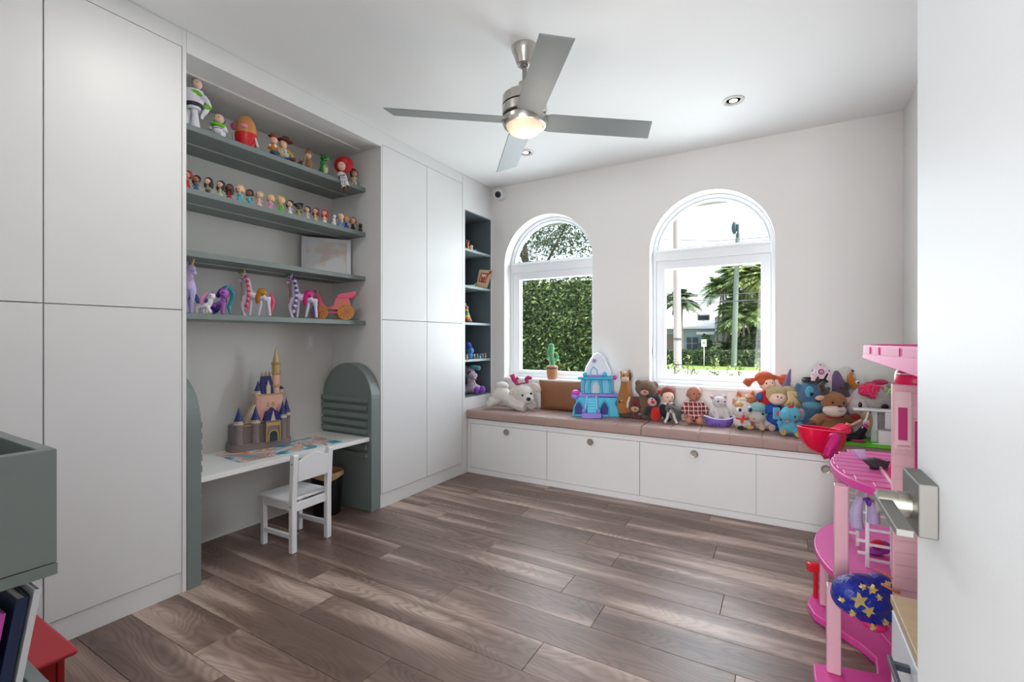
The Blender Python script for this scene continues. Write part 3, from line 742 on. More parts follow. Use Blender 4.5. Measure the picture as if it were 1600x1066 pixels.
G().box((hx-.42, 40.55, 2.75), (hx+.42, 40.6, 3.12)).build('vent_grille', mat((50, 52, 55), .8), t, world=True)
wx = P2(1081, 530, 40)[0]; wf = G().box((wx-.42, 40.1, .35), (wx+.42, 40.2, 1.35)).build('window', mat((70, 82, 92), .3), t, world=True)
G().box((wx-.02, 40.05, .35), (wx+.02, 40.1, 1.35)).box((wx-.42, 40.05, .83), (wx+.42, 40.1, .87)).build('glazing_bar', mat((205, 210, 214), .5), wf, world=True)
wx = P2(1044, 530, 40)[0]; G().box((wx-.7, 40.05, GZ), (wx+.55, 40.2, 1.6)).build('door', mat((150, 128, 124), .7), t, world=True)
G().box((P2(1088, 500, 38)[0], 38.0, 1.55), (P2(1116, 500, 38)[0], 40.2, 1.75)).build('porch_canopy', RF, t, world=True)
# cone shrub and small shrubs before the house
t = thing('cone_shrub', 'clipped green cone shrub beside the house porch', 'shrub', (P2(1103, 560, 37)[0], 37, GZ))
q = P2(1103, 560, 37); leaves([((q[0], 37, .0), (.62, .6, .7)), ((q[0], 37, .7), (.5, .5, .6)), ((q[0], 37, 1.15), (.3, .3, .45))], 900, .16, 4).build('foliage', leafset((70, 110, 50), (60, 96, 44), (100, 140, 62)), t, world=True, kind='stuff')
t = thing('flowering_shrub', 'loose pale shrubs between the porch and utility pole', 'shrub', (P2(1124, 560, 37)[0], 37, GZ))
q = P2(1124, 560, 37); leaves([((q[0], 37, .3), (.9, .6, .8)), ((q[0]+1.1, 37, .4), (.8, .6, .7)), ((q[0]+1.6, 37, 1.0), (.4, .5, .4))], 1100, .18, 4).build('foliage', leafset((150, 170, 110), (120, 150, 80), (210, 215, 170)), t, world=True, kind='stuff')

def frond_tree(name, label, px, Y, pyc, R, nf, seed, trunks, colors, lw=.05, droop=1.0):
    random.seed(seed); c = Vector(P2(px, pyc, Y)); t = thing(name, label, 'palm tree', (c.x, Y, GZ))
    g = G()
    for (dx, w) in trunks:
        g.tube([(c.x+dx*1.6, Y, GZ), (c.x+dx*1.2, Y, (c.z+GZ)/2), (c.x+dx*.3, Y, c.z)], [w, w*.8, w*.7], 8)
    g.build('trunk', mat((150, 138, 122), .9, 'wood'), t, world=True)
    g = G()
    for i in range(nf):
        az = random.uniform(0, 2*pi); el = random.uniform(-.35, 1.25); L = R*random.uniform(.8, 1.1)
        d = Vector((cos(az)*cos(el), sin(az)*cos(el), sin(el))); prev = None; pts = []
        for k in range(9):
            s_ = k/8; p = c + d*L*s_ + Vector((0, 0, -droop*L*.55*s_*s_)); pts.append(p)
        side = Vector((-sin(az), cos(az), 0))
        for k in range(1, 9):
            tdir = (pts[k]-pts[k-1]).normalized(); ll = L*.30*sin(pi*min(1, k/8*.85+.12))
            for q_ in range(3):
                p = pts[k-1].lerp(pts[k], q_/3)
                for sg in (-1, 1):
                    e = p + side*sg*ll*.8 + tdir*ll*.55 + Vector((0, 0, -ll*.35))
                    wv = tdir*lw
                    g.add([p-wv, p+wv, e+wv*.2, e-wv*.2], [(0, 1, 2, 3)], random.choice((0, 0, 1, 2)))
    g.build('fronds', leafset(*colors), t, world=True, kind='stuff'); return t
frond_tree('date_palm', 'feathery date palm behind the concrete pole in the right window', 1064, 36, 468, 1.85, 60, 11, [(0, .17)], ((98, 124, 84), (74, 100, 64), (140, 158, 112)))
for k, (px_, Y_, py_, R_, sd, lb) in enumerate([(1130, 38, 448, 2.0, 21, 'leftmost grey-green palm of the grove beside the utility pole'), (1172, 36, 432, 2.2, 22, 'tallest yellow-green palm of the grove right of the utility pole'), (1162, 35, 492, 1.9, 23, 'mid-height palm of the grove with clustered pale trunks'), (1192, 36, 480, 2.1, 24, 'rightmost palm of the grove by the window edge'), (1138, 37, 505, 1.1, 25, 'small low palm at the foot of the utility pole'), (1200, 35, 430, 1.8, 26, 'palm crown at upper right corner of the right window'), (1150, 39, 425, 1.9, 27, 'palm crown directly behind the utility pole'), (1183, 38, 455, 2.0, 28, 'shaggy palm crown between the tallest and the rightmost palm'), (1145, 38, 478, 1.5, 29, 'small dark palm crown left of the utility pole at mid height')]):
    frond_tree('grove_palm', lb, px_, Y_, py_, R_, 62, sd, [(0, .10), (.35, .08), (-.3, .07)], ((150, 172, 84), (104, 138, 66), (206, 212, 140)) if k % 2 else ((108, 142, 76), (82, 118, 62), (170, 188, 110)))
t = thing('understory_shrub', 'dark leafy undergrowth below the palm grove', 'shrub', (P2(1178, 560, 35)[0], 35, GZ))
q = P2(1178, 560, 35); leaves([((q[0], 35.5, .6), (1.9, .8, 1.5)), ((q[0]+1.6, 35.5, 1.2), (1.2, .8, 1.6)), ((q[0]-1.3, 35.3, .2), (1.0, .6, .8))], 3200, .26, 14).build('foliage', leafset((60, 86, 44), (44, 66, 34), (98, 126, 66)), t, world=True, kind='stuff')
# sapling sprigs just outside the right window
SAPL = ['tallest leafy sapling at the far left edge of the right window', 'sapling directly in front of the thick concrete pole', 'bushy tall sapling just right of the concrete pole', 'short low sapling between the concrete pole and the street sign', 'tall sapling right of the street sign post', 'short sapling at the foot of the street sign', 'leafy sapling left of the utility pole base', 'sapling in front of the utility pole base', 'sapling at the right edge of the right window', 'lowest sapling beside the concrete pole base']
sp = [(1041, 553, 5.6), (1055, 562, 5.9), (1075, 557, 5.5), (1085, 573, 5.3), (1117, 558, 5.6), (1108, 576, 5.8), (1141, 572, 5.4), (1155, 566, 5.7), (1187, 562, 5.5), (1066, 574, 6.4)]
for k, (px_, py_, Y_) in enumerate(sp):
    tp = Vector(P2(px_, py_, Y_)); t = thing('sapling', SAPL[k], 'plant', (tp.x, Y_, GZ), group='young saplings outside the right window')
    G().tube([(tp.x+.03, Y_, GZ), (tp.x-.01, Y_, tp.z-.5), (tp.x, Y_, tp.z-.03)], [.008, .006, .003], 6).build('stem', mat((110, 96, 78), .9), t, world=True)
    leaves([((tp.x, Y_, tp.z-.05), (.05, .05, .07)), ((tp.x+.02, Y_, tp.z-.16), (.055, .05, .07)), ((tp.x-.03, Y_, tp.z-.27), (.05, .04, .06))], 75, .022, 30+k, up=.6).build('leaves', leafset((150, 175, 95), (110, 145, 66), (215, 225, 160)), t, world=True, kind='stuff')

# ------------------------------------------------------------------ toys
# A toy is modelled in its own frame (x to its side, z up, in units of its own scale S) and stood at its real place.
class T:
    def __init__(s, name, label, cat, px, py=None, z=0.0, X=None, Y=None, group=None, turn=0, ymax=None, skw=None):
        dx, dy = dirpx(px)
        k = (CAMH-z)/(py-HY) if py is not None else (X/dx if X is not None else Y/dy)
        if ymax is None and py is not None and abs(z-.5665) < .001: ymax = 3.70
        s.drop = 0; s.skw = skw
        if ymax and k*dy > ymax:
            k = ymax/dy; s.drop = HY + (CAMH-z)/k - py
        s.S = k; s.px = px; s.pyb = HY + (CAMH-z)/k
        s.root = thing(name, label, cat, (k*dx, k*dy, z), (0, 0, radians(30+turn)), group)
    def L(s, px, py, y=0): return ((px-s.px)*s.S, y*s.S, (s.pyb-py)*s.S)
    def part(s, name, m, prims, rm=0, bev=0, parent=None, it=4, label=None, kind=None, sub=0):
        g = G(); S = s.S
        if s.drop > .8 and name in ('body', 'dress', 'outfit', 'top', 'cone'):
            h = s.drop + 16; w = s.skw or 9; prims = list(prims) + [('e', s.px, s.pyb - h/2, w, h/2, 1, w*.8)]; s.drop = 0
        for p in prims:
            k = p[0]
            if k == 'e':
                _, px, py, rx, rz = p[:5]; y = p[5] if len(p) > 5 else 0; ry = p[6] if len(p) > 6 and p[6] else (rx+rz)/2; rot = p[7] if len(p) > 7 else 0
                big = max(rx, rz)
                g.ell(s.L(px, py, y), (rx*S, ry*S, rz*S), R=RY(rot) if rot else None, seg=18 if big > 4 else 10, ring=12 if big > 4 else 7)
            elif k == 't': g.tube([s.L(q[0], q[1], q[2]) for q in p[1]], [q[3]*S for q in p[1]], 10, flat=p[2] if len(p) > 2 else 1)
            elif k == 'b':
                _, x0, y0, x1, y1, ya, yb = p[:7]
                g.box((s.L(x0, 0)[0], ya*S, s.L(0, y1)[2]), (s.L(x1, 0)[0], yb*S, s.L(0, y0)[2]), R=RY(p[7]) if len(p) > 7 else None)
            elif k == 'l': g.lathe([(max(r, .01)*S, (s.pyb-py)*S) for r, py in p[2]], ((p[1]-s.px)*S, (p[3] if len(p) > 3 else 0)*S, 0), 24)
            elif k == 'p': g.prism([((q[0]-s.px)*S, (s.pyb-q[1])*S) for q in p[1]], p[2]*S, p[3]*S, 'y')
        return g.build(name, m, parent or s.root, bevel=bev*S, remesh=rm*S if rm else 0, smooth_it=it, label=label, kind=kind, subsurf=sub)
    def eyes(s, pts, r=1.0, y=0, c=(18, 16, 18), rz=None):
        m = mat(c, .15)
        for q in pts: s.part('eye', m, [('e', q[0], q[1], r, rz or r, q[2] if len(q) > 2 else y, r*.6)])

SKIN = (236, 190, 165); TAN = (200, 150, 115); BROWNSK = (120, 78, 58)
# ---- small dolls of the second shelf
def mini(px, top, hair, skin, dress, style, label, dress2=None, kind='dress', turn=0):
    t = T('doll_figurine', label, 'figurine', px, X=-2.655, z=1.9705, turn=turn, group='tiny doll figurines on the second shelf')
    b = t.pyb; h = b - top; hy = top + .235*h; r = .196*h
    t.part('head', mat(skin, .5), [('e', px, hy+.02*h, r*.92, r*.95, 0, r*.9), ('t', [(px, hy+.15*h, 0, .05*h), (px, hy+.27*h, 0, .05*h)])])
    y_ = r*.32
    hs = [('e', px, hy-.03*h, r*1.12, r*1.08, y_, r*1.0)]
    if style == 'long': hs += [('e', px-r*.75, hy+.18*h, r*.42, .24*h, y_), ('e', px+r*.75, hy+.18*h, r*.42, .24*h, y_), ('e', px, hy+.15*h, r*.9, .25*h, y_+r*.5)]
    elif style == 'bun': hs += [('e', px-r*.5, hy-r*1.05, r*.5, r*.45, y_), ('e', px-r*.9, hy+.1*h, r*.4, .12*h, y_)]
    elif style == 'puffs': hs += [('e', px-r*1.15, hy-r*.5, r*.6, r*.55, y_), ('e', px+r*.9, hy-r*.75, r*.45, r*.4, y_)]
    elif style == 'braid': hs += [('t', [(px+r*.6, hy+r*.5, 0, r*.35), (px+r*.9, hy+.25*h, -r*.3, r*.3), (px+r*.6, hy+.42*h, -r*.5, r*.15)])]
    elif style == 'bob': hs += [('e', px-r*.85, hy+.08*h, r*.4, r*.55, y_), ('e', px+r*.85, hy+.08*h, r*.4, r*.55, y_)]
    elif style == 'tail': hs += [('t', [(px-r*.6, hy-r*.3, y_, r*.4), (px-r*1.2, hy+.1*h, y_, r*.35), (px-r*.9, hy+.3*h, y_, r*.1)])]
    t.part('hair', mat(hair, .55), hs)
    dm = mat(dress, .5)
    if kind == 'dress':
        t.part('dress', dm, [('l', px, [(.09*h, hy+.26*h), (.10*h, hy+.36*h), (.075*h, hy+.42*h), (.17*h, b-.12*h), (.21*h, b-.04*h), (.20*h, b-.02*h)])])
        t.part('feet', mat(dress2 or skin, .5), [('e', px-.07*h, b-.02*h, .05*h, .02*h, -.04*h), ('e', px+.07*h, b-.02*h, .05*h, .02*h, -.04*h)])
    else:
        t.part('shirt', dm, [('l', px, [(.09*h, hy+.26*h), (.11*h, hy+.36*h), (.09*h, hy+.48*h), (.10*h, hy+.50*h)])])
        t.part('trousers', mat(dress2, .5), [('t', [(px-.06*h, hy+.45*h, 0, .07*h), (px-.07*h, b-.02*h, 0, .065*h)]), ('t', [(px+.06*h, hy+.45*h, 0, .07*h), (px+.07*h, b-.02*h, 0, .065*h)]), ('e', px-.07*h, b-.02*h, .06*h, .02*h, -.03*h), ('e', px+.07*h, b-.02*h, .06*h, .02*h, -.03*h)])
    t.part('arm', mat(skin, .5), [('t', [(px-.10*h, hy+.30*h, 0, .035*h), (px-.19*h, hy+.46*h, -.03*h, .03*h)])])
    t.part('arm', mat(skin, .5), [('t', [(px+.10*h, hy+.30*h, 0, .035*h), (px+.19*h, hy+.46*h, -.03*h, .03*h)])])
    t.eyes([(px-r*.3, hy+r*.15), (px+r*.42, hy+r*.15)], .026*h, -r*.86)
    return t
BLK = (34, 28, 30)
mini(292.5, 266, (150, 50, 52), TAN, (178, 38, 40), 'bob', 'doll figurine in red half hidden at the far left of the second shelf', (150, 30, 30))
mini(306.5, 273.5, BLK, (170, 110, 76), (44, 92, 140), 'tail', 'dark-haired doll figurine in a blue dress, second from the left')
mini(325, 277, (44, 32, 34), SKIN, (132, 142, 118), 'long', 'long black haired doll figurine in sage green trousers', (80, 96, 84), 'pants')
mini(344.5, 282, BLK, SKIN, (176, 196, 160), 'long', 'long black haired doll figurine in a pale green dress')
mini(358, 287, (60, 36, 38), (120, 74, 64), (150, 50, 54), 'long', 'brown-skinned doll figurine with long hair and red top and pale skirt', (215, 190, 170))
mini(374, 288.5, (236, 200, 120), SKIN, (60, 176, 206), 'bob', 'blonde doll figurine in a bright blue dress')
mini(389.5, 295.5, BLK, (140, 90, 76), (62, 196, 190), 'bob', 'black-haired doll figurine in turquoise top and trousers', (40, 190, 200), 'pants')
mini(405, 298, (206, 180, 124), SKIN, (240, 196, 186), 'tail', 'ash blonde doll figurine in a pale pink dress')
mini(422, 303.5, (238, 196, 112), SKIN, (226, 150, 196), 'bob', 'golden-haired doll figurine in a pink and purple dress')
tk = mini(438.5, 306.5, (232, 200, 110), SKIN, (80, 190, 50), 'bun', 'blonde doll figurine in a green dress with a little wing')
tk.part('wing', mat((200, 190, 215), .3), [('e', 432.5, 316, 1.2, 4.2, 2, .4, -15)])
mini(453, 312.5, BLK, SKIN, (214, 220, 232), 'tail', 'black-haired doll figurine with a high ponytail in white and blue', (190, 60, 70))
mini(467, 316.5, (22, 22, 22), (92, 84, 66), (166, 164, 112), 'puffs', 'dark doll figurine with two hair puffs in an olive dress', (40, 44, 34))
mini(480, 322, BLK, SKIN, (198, 206, 212), 'bob', 'black-bobbed doll figurine in a pale grey dress')
mini(493, 324.5, (120, 44, 36), SKIN, (226, 200, 146), 'long', 'auburn long-haired doll figurine in a cream dress')
mini(507, 327.5, (206, 40, 36), SKIN, (236, 232, 226), 'long', 'red-haired doll figurine in a white dress')
ol = T('figurine', 'tiny white figurine with twig arms right of the red-haired doll', 'figurine', 522, X=-2.655, z=1.9705)
b = ol.pyb
ol.part('body', mat((236, 236, 240), .5), [('e', 521.5, b-4.4, 3.9, 4.4), ('e', 522, b-10.5, 2.8, 3), ('e', 522.5, b-16, 2.6, 3.4)])
ol.part('twig', mat((60, 50, 44), .7), [('t', [(519, b-11, 0, .4), (516.5, b-5, 0, .3)])]); ol.part('twig', mat((60, 50, 44), .7), [('t', [(525, b-12, 0, .4), (528, b-16, 0, .3)])])
ol.part('tuft', mat((50, 44, 40), .7), [('t', [(522, b-19, 0, .4), (522, b-22, 0, .3)])])
mini(531.5, 333.5, (238, 226, 186), SKIN, (104, 166, 222), 'braid', 'platinum blonde doll figurine in a sky blue dress')
mini(541, 337, (224, 150, 60), SKIN, (36, 74, 190), 'bob', 'ginger-blonde doll figurine in a royal blue dress', (30, 40, 90))
mini(551.5, 339, (150, 106, 66), SKIN, (48, 44, 46), 'bob', 'brown-haired boy figurine in dark clothes', (34, 32, 34), 'pants')
q = T('figurine', 'dark grey animal figurine at the right end of the second shelf', 'figurine', 564, X=-2.655, z=1.9705)
b = q.pyb; DG = mat((72, 64, 62), .7, 'plush')
q.part('body', DG, [('e', 564, b-4.5, 4.2, 4.5, 0, 5), ('e', 564, b-11.5, 3.6, 3.6, -2)]); q.part('antler', DG, [('t', [(562, b-14, 0, .6), (560.5, b-17, 0, .3)])]); q.part('antler', DG, [('t', [(566, b-14, 0, .6), (567.5, b-17, 0, .3)])])

# ---- top shelf
ZT = 2.2935
def base(t): return t.pyb
# large white and green space toy figure
t = T('toy_spaceman', 'tall white, green and purple plastic space toy at the left end of the top shelf', 'toy figure', 306, X=-2.65, z=ZT)
b = t.pyb; WP = mat((226, 224, 234), .3); GN = mat((112, 196, 50), .35); PU = mat((84, 46, 120), .4)
t.part('head', mat((222, 186, 166), .5), [('e', 309.5, 132, 6.3, 8.2, -1)]); t.part('hood', PU, [('e', 307.6, 130.5, 6.9, 8.8, 2.2)])
t.part('torso', WP, [('l', 303, [(6, 141), (13, 143), (15, 152), (13, 160), (9.5, 168), (9, 172)])], rm=0)
t.part('chest_plate', GN, [('e', 304, 147.5, 15.5, 6.2, -5.5, 8, 14)])
t.part('belt', mat((40, 34, 52), .4), [('l', 303, [(11, 160), (12, 162), (10.8, 167), (9.5, 168)])]); t.part('button', mat((200, 60, 40), .3), [('e', 315.5, 150.5, 1.4, 1.4, -9)])
t.part('arm', WP, [('t', [(320, 153, -2, 4), (326, 160, -3, 3.4), (330, 168, -4, 3.2), (324, 178, -5, 3.6), (319, 184, -5, 2.4)]), ('e', 319, 186, 2.2, 3.2, -5)], rm=.8)
t.part('cuff', GN, [('t', [(331, 168, -4, 4.6), (325, 173, -5, 4.2)])]); t.part('arm', WP, [('t', [(288, 150, 0, 4), (284, 165, 0, 3.4), (286, 178, -3, 3)])], rm=.8)
t.part('leg', WP, [('t', [(296, 170, 0, 5.2), (293, 182, 0, 4.4), (291, b-1.5, 0, 6)]), ('e', 290.5, b-2, 6.5, 2, -3)], rm=.8)
t.part('leg', WP, [('t', [(303, 170, 0, 5.5), (305, 181, 0, 4.4), (305, b-2, 0, 7.5)]), ('e', 305, b-2, 8, 2.2, -3)], rm=.8)
t.part('hip', GN, [('e', 299.5, 169.5, 10, 3.6, 0, 8, 10)])
t.eyes([(309, 131), (313, 132)], .8, -7)
# small round green/white toy
t = T('toy_spaceman', 'small squat white and green space toy beside the tall one', 'toy figure', 342, X=-2.66, z=ZT)
b = t.pyb
t.part('head', mat((226, 186, 166), .5), [('e', 343.5, 187, 7.2, 7.4, -2)]); t.part('hood', PU, [('e', 341.5, 186, 8, 8.6, 2)])
t.part('body', WP, [('e', 342, 204, 8.5, 9), ('t', [(332, 197, 0, 3), (329, 203, -2, 3.2)]), ('t', [(351, 200, 0, 3), (354, 207, -2, 3.2)]), ('t', [(338, 206, 0, 5), (337, b-2, 0, 4.4)]), ('t', [(347, 206, 0, 5), (348, b-2, 0, 4.4)])], rm=.8)
t.part('chest_plate', GN, [('e', 342, 197, 12, 4.2, -2.5, 8, 8)]); t.part('boot', GN, [('e', 337, b-1.5, 5, 1.6, -1)]); t.part('boot', GN, [('e', 348, b-1.5, 5, 1.6, -1)]); t.part('belt', PU, [('e', 342, 203, 8.9, 2, 0, 8.9)])
t.eyes([(341, 186), (347, 187)], .8, -8.6)
# egg shaped toy
t = T('egg_shaped_toy', 'large egg-shaped tan toy with a red lower half on the top shelf', 'toy', 385, X=-2.69, z=ZT)
b = t.pyb
t.part('body', mat((205, 140, 84), .45), [('e', 384.5, 207, 15, 26, 0, 14)]); t.part('trousers', mat((208, 26, 30), .4), [('l', 384.5, [(15.4, 211), (15.6, 216), (14.6, 224), (12.5, b-2), (11, b)])])
t.part('side_knob', mat((204, 92, 140), .4), [('e', 366, 197, 5.8, 6.4, 0, 3)]); t.part('front_knob', mat((232, 150, 170), .4), [('e', 389, 202.5, 5.2, 3.6, -13.5, 4)])
t.part('arm', mat((226, 222, 226), .4), [('t', [(371, 206, 0, 1.6), (365, 214, -3, 1.6), (369, 222, -5, 1.8)])]); t.part('arm', mat((226, 222, 226), .4), [('t', [(399, 216, 0, 1.6), (403, 226, -3, 1.6), (406, 232, -5, 1.8)])])
t.part('foot', mat((208, 26, 30), .4), [('e', 392, b-1.8, 11, 2, -6, 8, 8)])
# cowboy toys
t = T('cowboy_doll', 'small cowboy doll in a rust hat, yellow shirt and blue trousers', 'doll', 427.5, X=-2.66, z=ZT); b = t.pyb
t.part('head', mat(SKIN, .5), [('e', 428, 219.5, 5, 6)]); t.part('hat', mat((142, 72, 44), .6), [('e', 427, 211.5, 5.2, 3.6), ('e', 426.5, 214, 7.2, 1.5, 0, 7, 8)])
t.part('shirt', mat((222, 140, 50), .6), [('e', 427.5, 231, 6.4, 6.2), ('t', [(423, 228, 0, 2), (420, 233, -2, 2)]), ('t', [(433, 229, 0, 2), (435, 234, -2, 2)])], rm=.6); t.part('vest', mat((230, 224, 214), .6), [('e', 424.5, 229.5, 2.6, 2.6, -4.8), ('e', 432.5, 230, 2.2, 3.2, -4.6)])
t.part('scarf', mat((190, 50, 40), .6), [('e', 427.5, 225.8, 3.4, 1.2, -1.6)]); t.part('trousers', mat((36, 92, 130), .6), [('e', 427.5, 238.5, 5.8, 3.4), ('t', [(425, 238, 0, 2.6), (424.5, b-3, 0, 2.4)]), ('t', [(430, 238, 0, 2.6), (431, b-3, 0, 2.4)])], rm=.6)
t.part('boot', mat((120, 66, 50), .5), [('e', 424, b-1.6, 3.2, 1.8, -1)]); t.part('boot', mat((120, 66, 50), .5), [('e', 431, b-1.6, 3.2, 1.8, -1)]); t.eyes([(426.5, 219), (430.5, 219.5)], .6, -4.8)
t = T('cowboy_doll', 'reclining cowboy doll with a wide brown hat and spotted vest', 'doll', 446, X=-2.66, z=ZT); b = t.pyb
t.part('head', mat(SKIN, .5), [('e', 443, 225.5, 5, 7.2)]); t.part('hat', mat((98, 44, 34), .6), [('e', 444.5, 217, 6.4, 5, 2), ('e', 444.5, 219.5, 12, 3.2, 2, 10, 10)])
t.part('shirt', mat((222, 216, 190), .6), [('e', 443.5, 240, 7.6, 8.4), ('t', [(437, 234, 0, 2.2), (433, 242, -2, 2), (437, b-4, -3, 1.8)])], rm=.6); t.part('vest', mat((228, 224, 212), .6, 'spots', c2=(30, 28, 28), s=70, w=.34), [('e', 439, 239, 4, 5.6, -3.8), ('e', 447, 240, 3.8, 5.6, -3.4)])
t.part('arm', mat((214, 176, 60), .6), [('t', [(450, 236, 0, 2), (455, 241, -2, 1.8), (459, 246, -3, 1.8)])]); t.part('trousers', mat((40, 76, 170), .6), [('t', [(446, b-5, 0, 3.4), (455, b-4, -3, 2.8)])])
t.part('boot', mat((104, 60, 40), .5), [('t', [(455, b-4, -3, 3), (463, b-3.4, -3, 2.6)])]); t.eyes([(441.5, 224.5), (445.5, 225)], .6, -4.9)
t = T('toy_bird', 'tiny brown winged toy between the cowboy and the horse', 'toy figure', 470, X=-2.65, z=ZT); b = t.pyb
t.part('body', mat((92, 52, 36), .5), [('e', 469, b-5.5, 4, 3.6), ('e', 472, b-8, 2.4, 2.4, -2)]); 
t.part('wing', mat((150, 120, 104), .5), [('e', 467.5, b-12, 1.6, 4.2, 2, 1, -8)]); t.part('wing', mat((150, 120, 104), .5), [('e', 474.5, b-12.5, 1.6, 4.6, 2, 1, 14)]); t.part('foot', mat((80, 44, 30), .5), [('e', 465.5, b-1.4, 1.6, 1.4, -4)]); t.part('foot', mat((80, 44, 30), .5), [('e', 470.5, b-1.4, 1.6, 1.4, -4)])
t = T('toy_horse', 'small upright brown toy horse on the top shelf', 'toy animal', 482, X=-2.66, z=ZT); b = t.pyb
BH = mat((150, 104, 66), .55)
t.part('body', BH, [('e', 482.5, b-8, 5.6, 8.4, 1), ('t', [(482, b-12, 0, 3.6), (482, b-20, -1, 3)]), ('e', 482, 240, 4.6, 6), ('t', [(479.5, b-6, -4, 2.2), (479, b-1.5, -6, 2)]), ('t', [(485.5, b-6, -4, 2.2), (486, b-1.5, -6, 2)])], rm=.6)
t.part('muzzle', mat((226, 180, 146), .5), [('e', 483, 245, 4.6, 4.2, -3)]); t.part('ear', BH, [('e', 478.4, 233.5, 1.3, 3.4, 0, 1, -10)]); t.part('ear', BH, [('e', 486.6, 234.5, 1.3, 3.2, 0, 1, 12)]); t.part('mane', BLACK, [('t', [(482, 236, 0, 1), (482, 230.5, -1, .7)])]); t.eyes([(480.3, 239), (484.6, 239.5)], .8, -4.2)
t = T('toy_dinosaur', 'green plastic toy dinosaur with a pale belly on the top shelf', 'toy animal', 507, X=-2.66, z=ZT); b = t.pyb
DN = mat((44, 134, 56), .45)
t.part('body', DN, [('e', 506, b-9, 6.5, 9.5), ('t', [(505, b-14, 0, 4.4), (504.5, b-24, -1, 3.8)]), ('e', 506, 247, 5.6, 4.8), ('t', [(507, 248, -2, 4), (515, 250, -5, 3.2)]), ('t', [(503, b-4, 0, 4.5), (499, b-2, 2, 2.2), (497, b-1, 4, 1)]), ('t', [(502, b-4, -3, 2.6), (502, b-1.5, -4, 2.6)]), ('t', [(510, b-4, -3, 2.6), (510.5, b-1.5, -4, 2.6)])], rm=.7)
t.part('belly', mat((196, 200, 150), .5), [('e', 509, b-9, 4.6, 8, -3.2, 4)]); t.part('arm', DN, [('t', [(508, b-15, -4, 1.1), (512.5, b-13, -6, .9)])]); t.part('teeth', mat((170, 220, 170), .5), [('t', [(508.5, 251.3, -6.2, .7), (514.5, 252.4, -7.8, .6)])]); t.eyes([(503.5, 243.5), (509, 243.5)], 1, -3.6)
t = T('cowgirl_doll', 'cowgirl doll with a round red hat sitting on the top shelf edge', 'doll', 536, X=-2.615, z=ZT); b = t.pyb
t.part('hat', mat((196, 22, 34), .55), [('e', 535, 256, 15.2, 13.8, 5, 3.4, 6), ('e', 535, 252, 8, 7, 2, 6)]); t.part('head', mat(SKIN, .5), [('e', 534.5, 260.5, 6, 7, -2)]); t.part('hair', mat((170, 40, 30), .6), [('e', 529.5, 260, 3, 6.5, 1), ('e', 535, 254.8, 6.2, 3.4, 0)])
t.part('shirt', mat((232, 226, 214), .6), [('e', 533, 274, 5.8, 6), ('t', [(529, 271, 0, 1.8), (531, 277, -4, 1.6), (536, 277, -6, 1.4)]), ('t', [(538, 271, 0, 1.8), (541, 276, -4, 1.6), (537, 279, -6, 1.4)])], rm=.6)
t.part('trousers', mat((50, 70, 160), .6), [('t', [(531, b-3, -1, 3), (537, b-3.4, -8, 3)]), ('t', [(535, b-3, -1, 3), (541.5, b-3.8, -8, 3)])]); t.part('chaps', mat((232, 228, 232), .6, 'spots', c2=(24, 22, 30), s=90, w=.3), [('t', [(537, b-3.4, -8, 3), (539.5, 292, -10, 2.8), (541, 296, -10, 3.4)]), ('t', [(541.5, b-3.8, -8, 3), (545.5, 290, -10, 2.8), (546.5, 294, -10, 3.2)])])
t.part('boot', mat((110, 56, 44), .5), [('t', [(541, 295, -10, 2.2), (542, 299, -11, 2)]), ('e', 543, 300.5, 3, 1.8, -12)]); t.part('boot', mat((110, 56, 44), .5), [('t', [(546.5, 293, -10, 2.2), (547.5, 296, -11, 2)]), ('e', 549, 297.5, 2.8, 1.8, -12)])
t.eyes([(533.5, 259.5), (537.5, 260)], .7, -7.9)
t = T('cowgirl_doll', 'small cowgirl doll with a dark red hat at the right end of the top shelf', 'doll', 553.5, X=-2.66, z=ZT); b = t.pyb
t.part('hat', mat((150, 30, 36), .55), [('e', 551.5, 266, 4.8, 2.8), ('e', 552, 268.2, 7.6, 1.5, 0, 7, 8)]); t.part('head', mat(SKIN, .5), [('e', 554, 271.5, 4.6, 5, -1)]); t.part('hair', mat((90, 34, 30), .6), [('e', 549.5, 271.5, 2.6, 5, 1)])
t.part('body', mat((226, 216, 180), .6, 'spots', c2=(30, 28, 30), s=80, w=.3), [('e', 553, 281, 4.8, 5), ('t', [(551, 284, 0, 2.4), (550.5, b-2, 0, 2.2)]), ('t', [(555.5, 284, 0, 2.4), (556, b-2, 0, 2.2)]), ('t', [(549, 278, 0, 1.4), (547.5, 283, -2, 1.3)]), ('t', [(557.5, 278, 0, 1.4), (559, 283, -2, 1.3)])], rm=.6)
t.part('boot', mat((236, 232, 228), .5), [('e', 550.5, b-1.3, 2.8, 1.5, -1), ('e', 556, b-1.3, 2.8, 1.5, -1)]); t.eyes([(553, 271), (556.5, 271.5)], .6, -5.3)

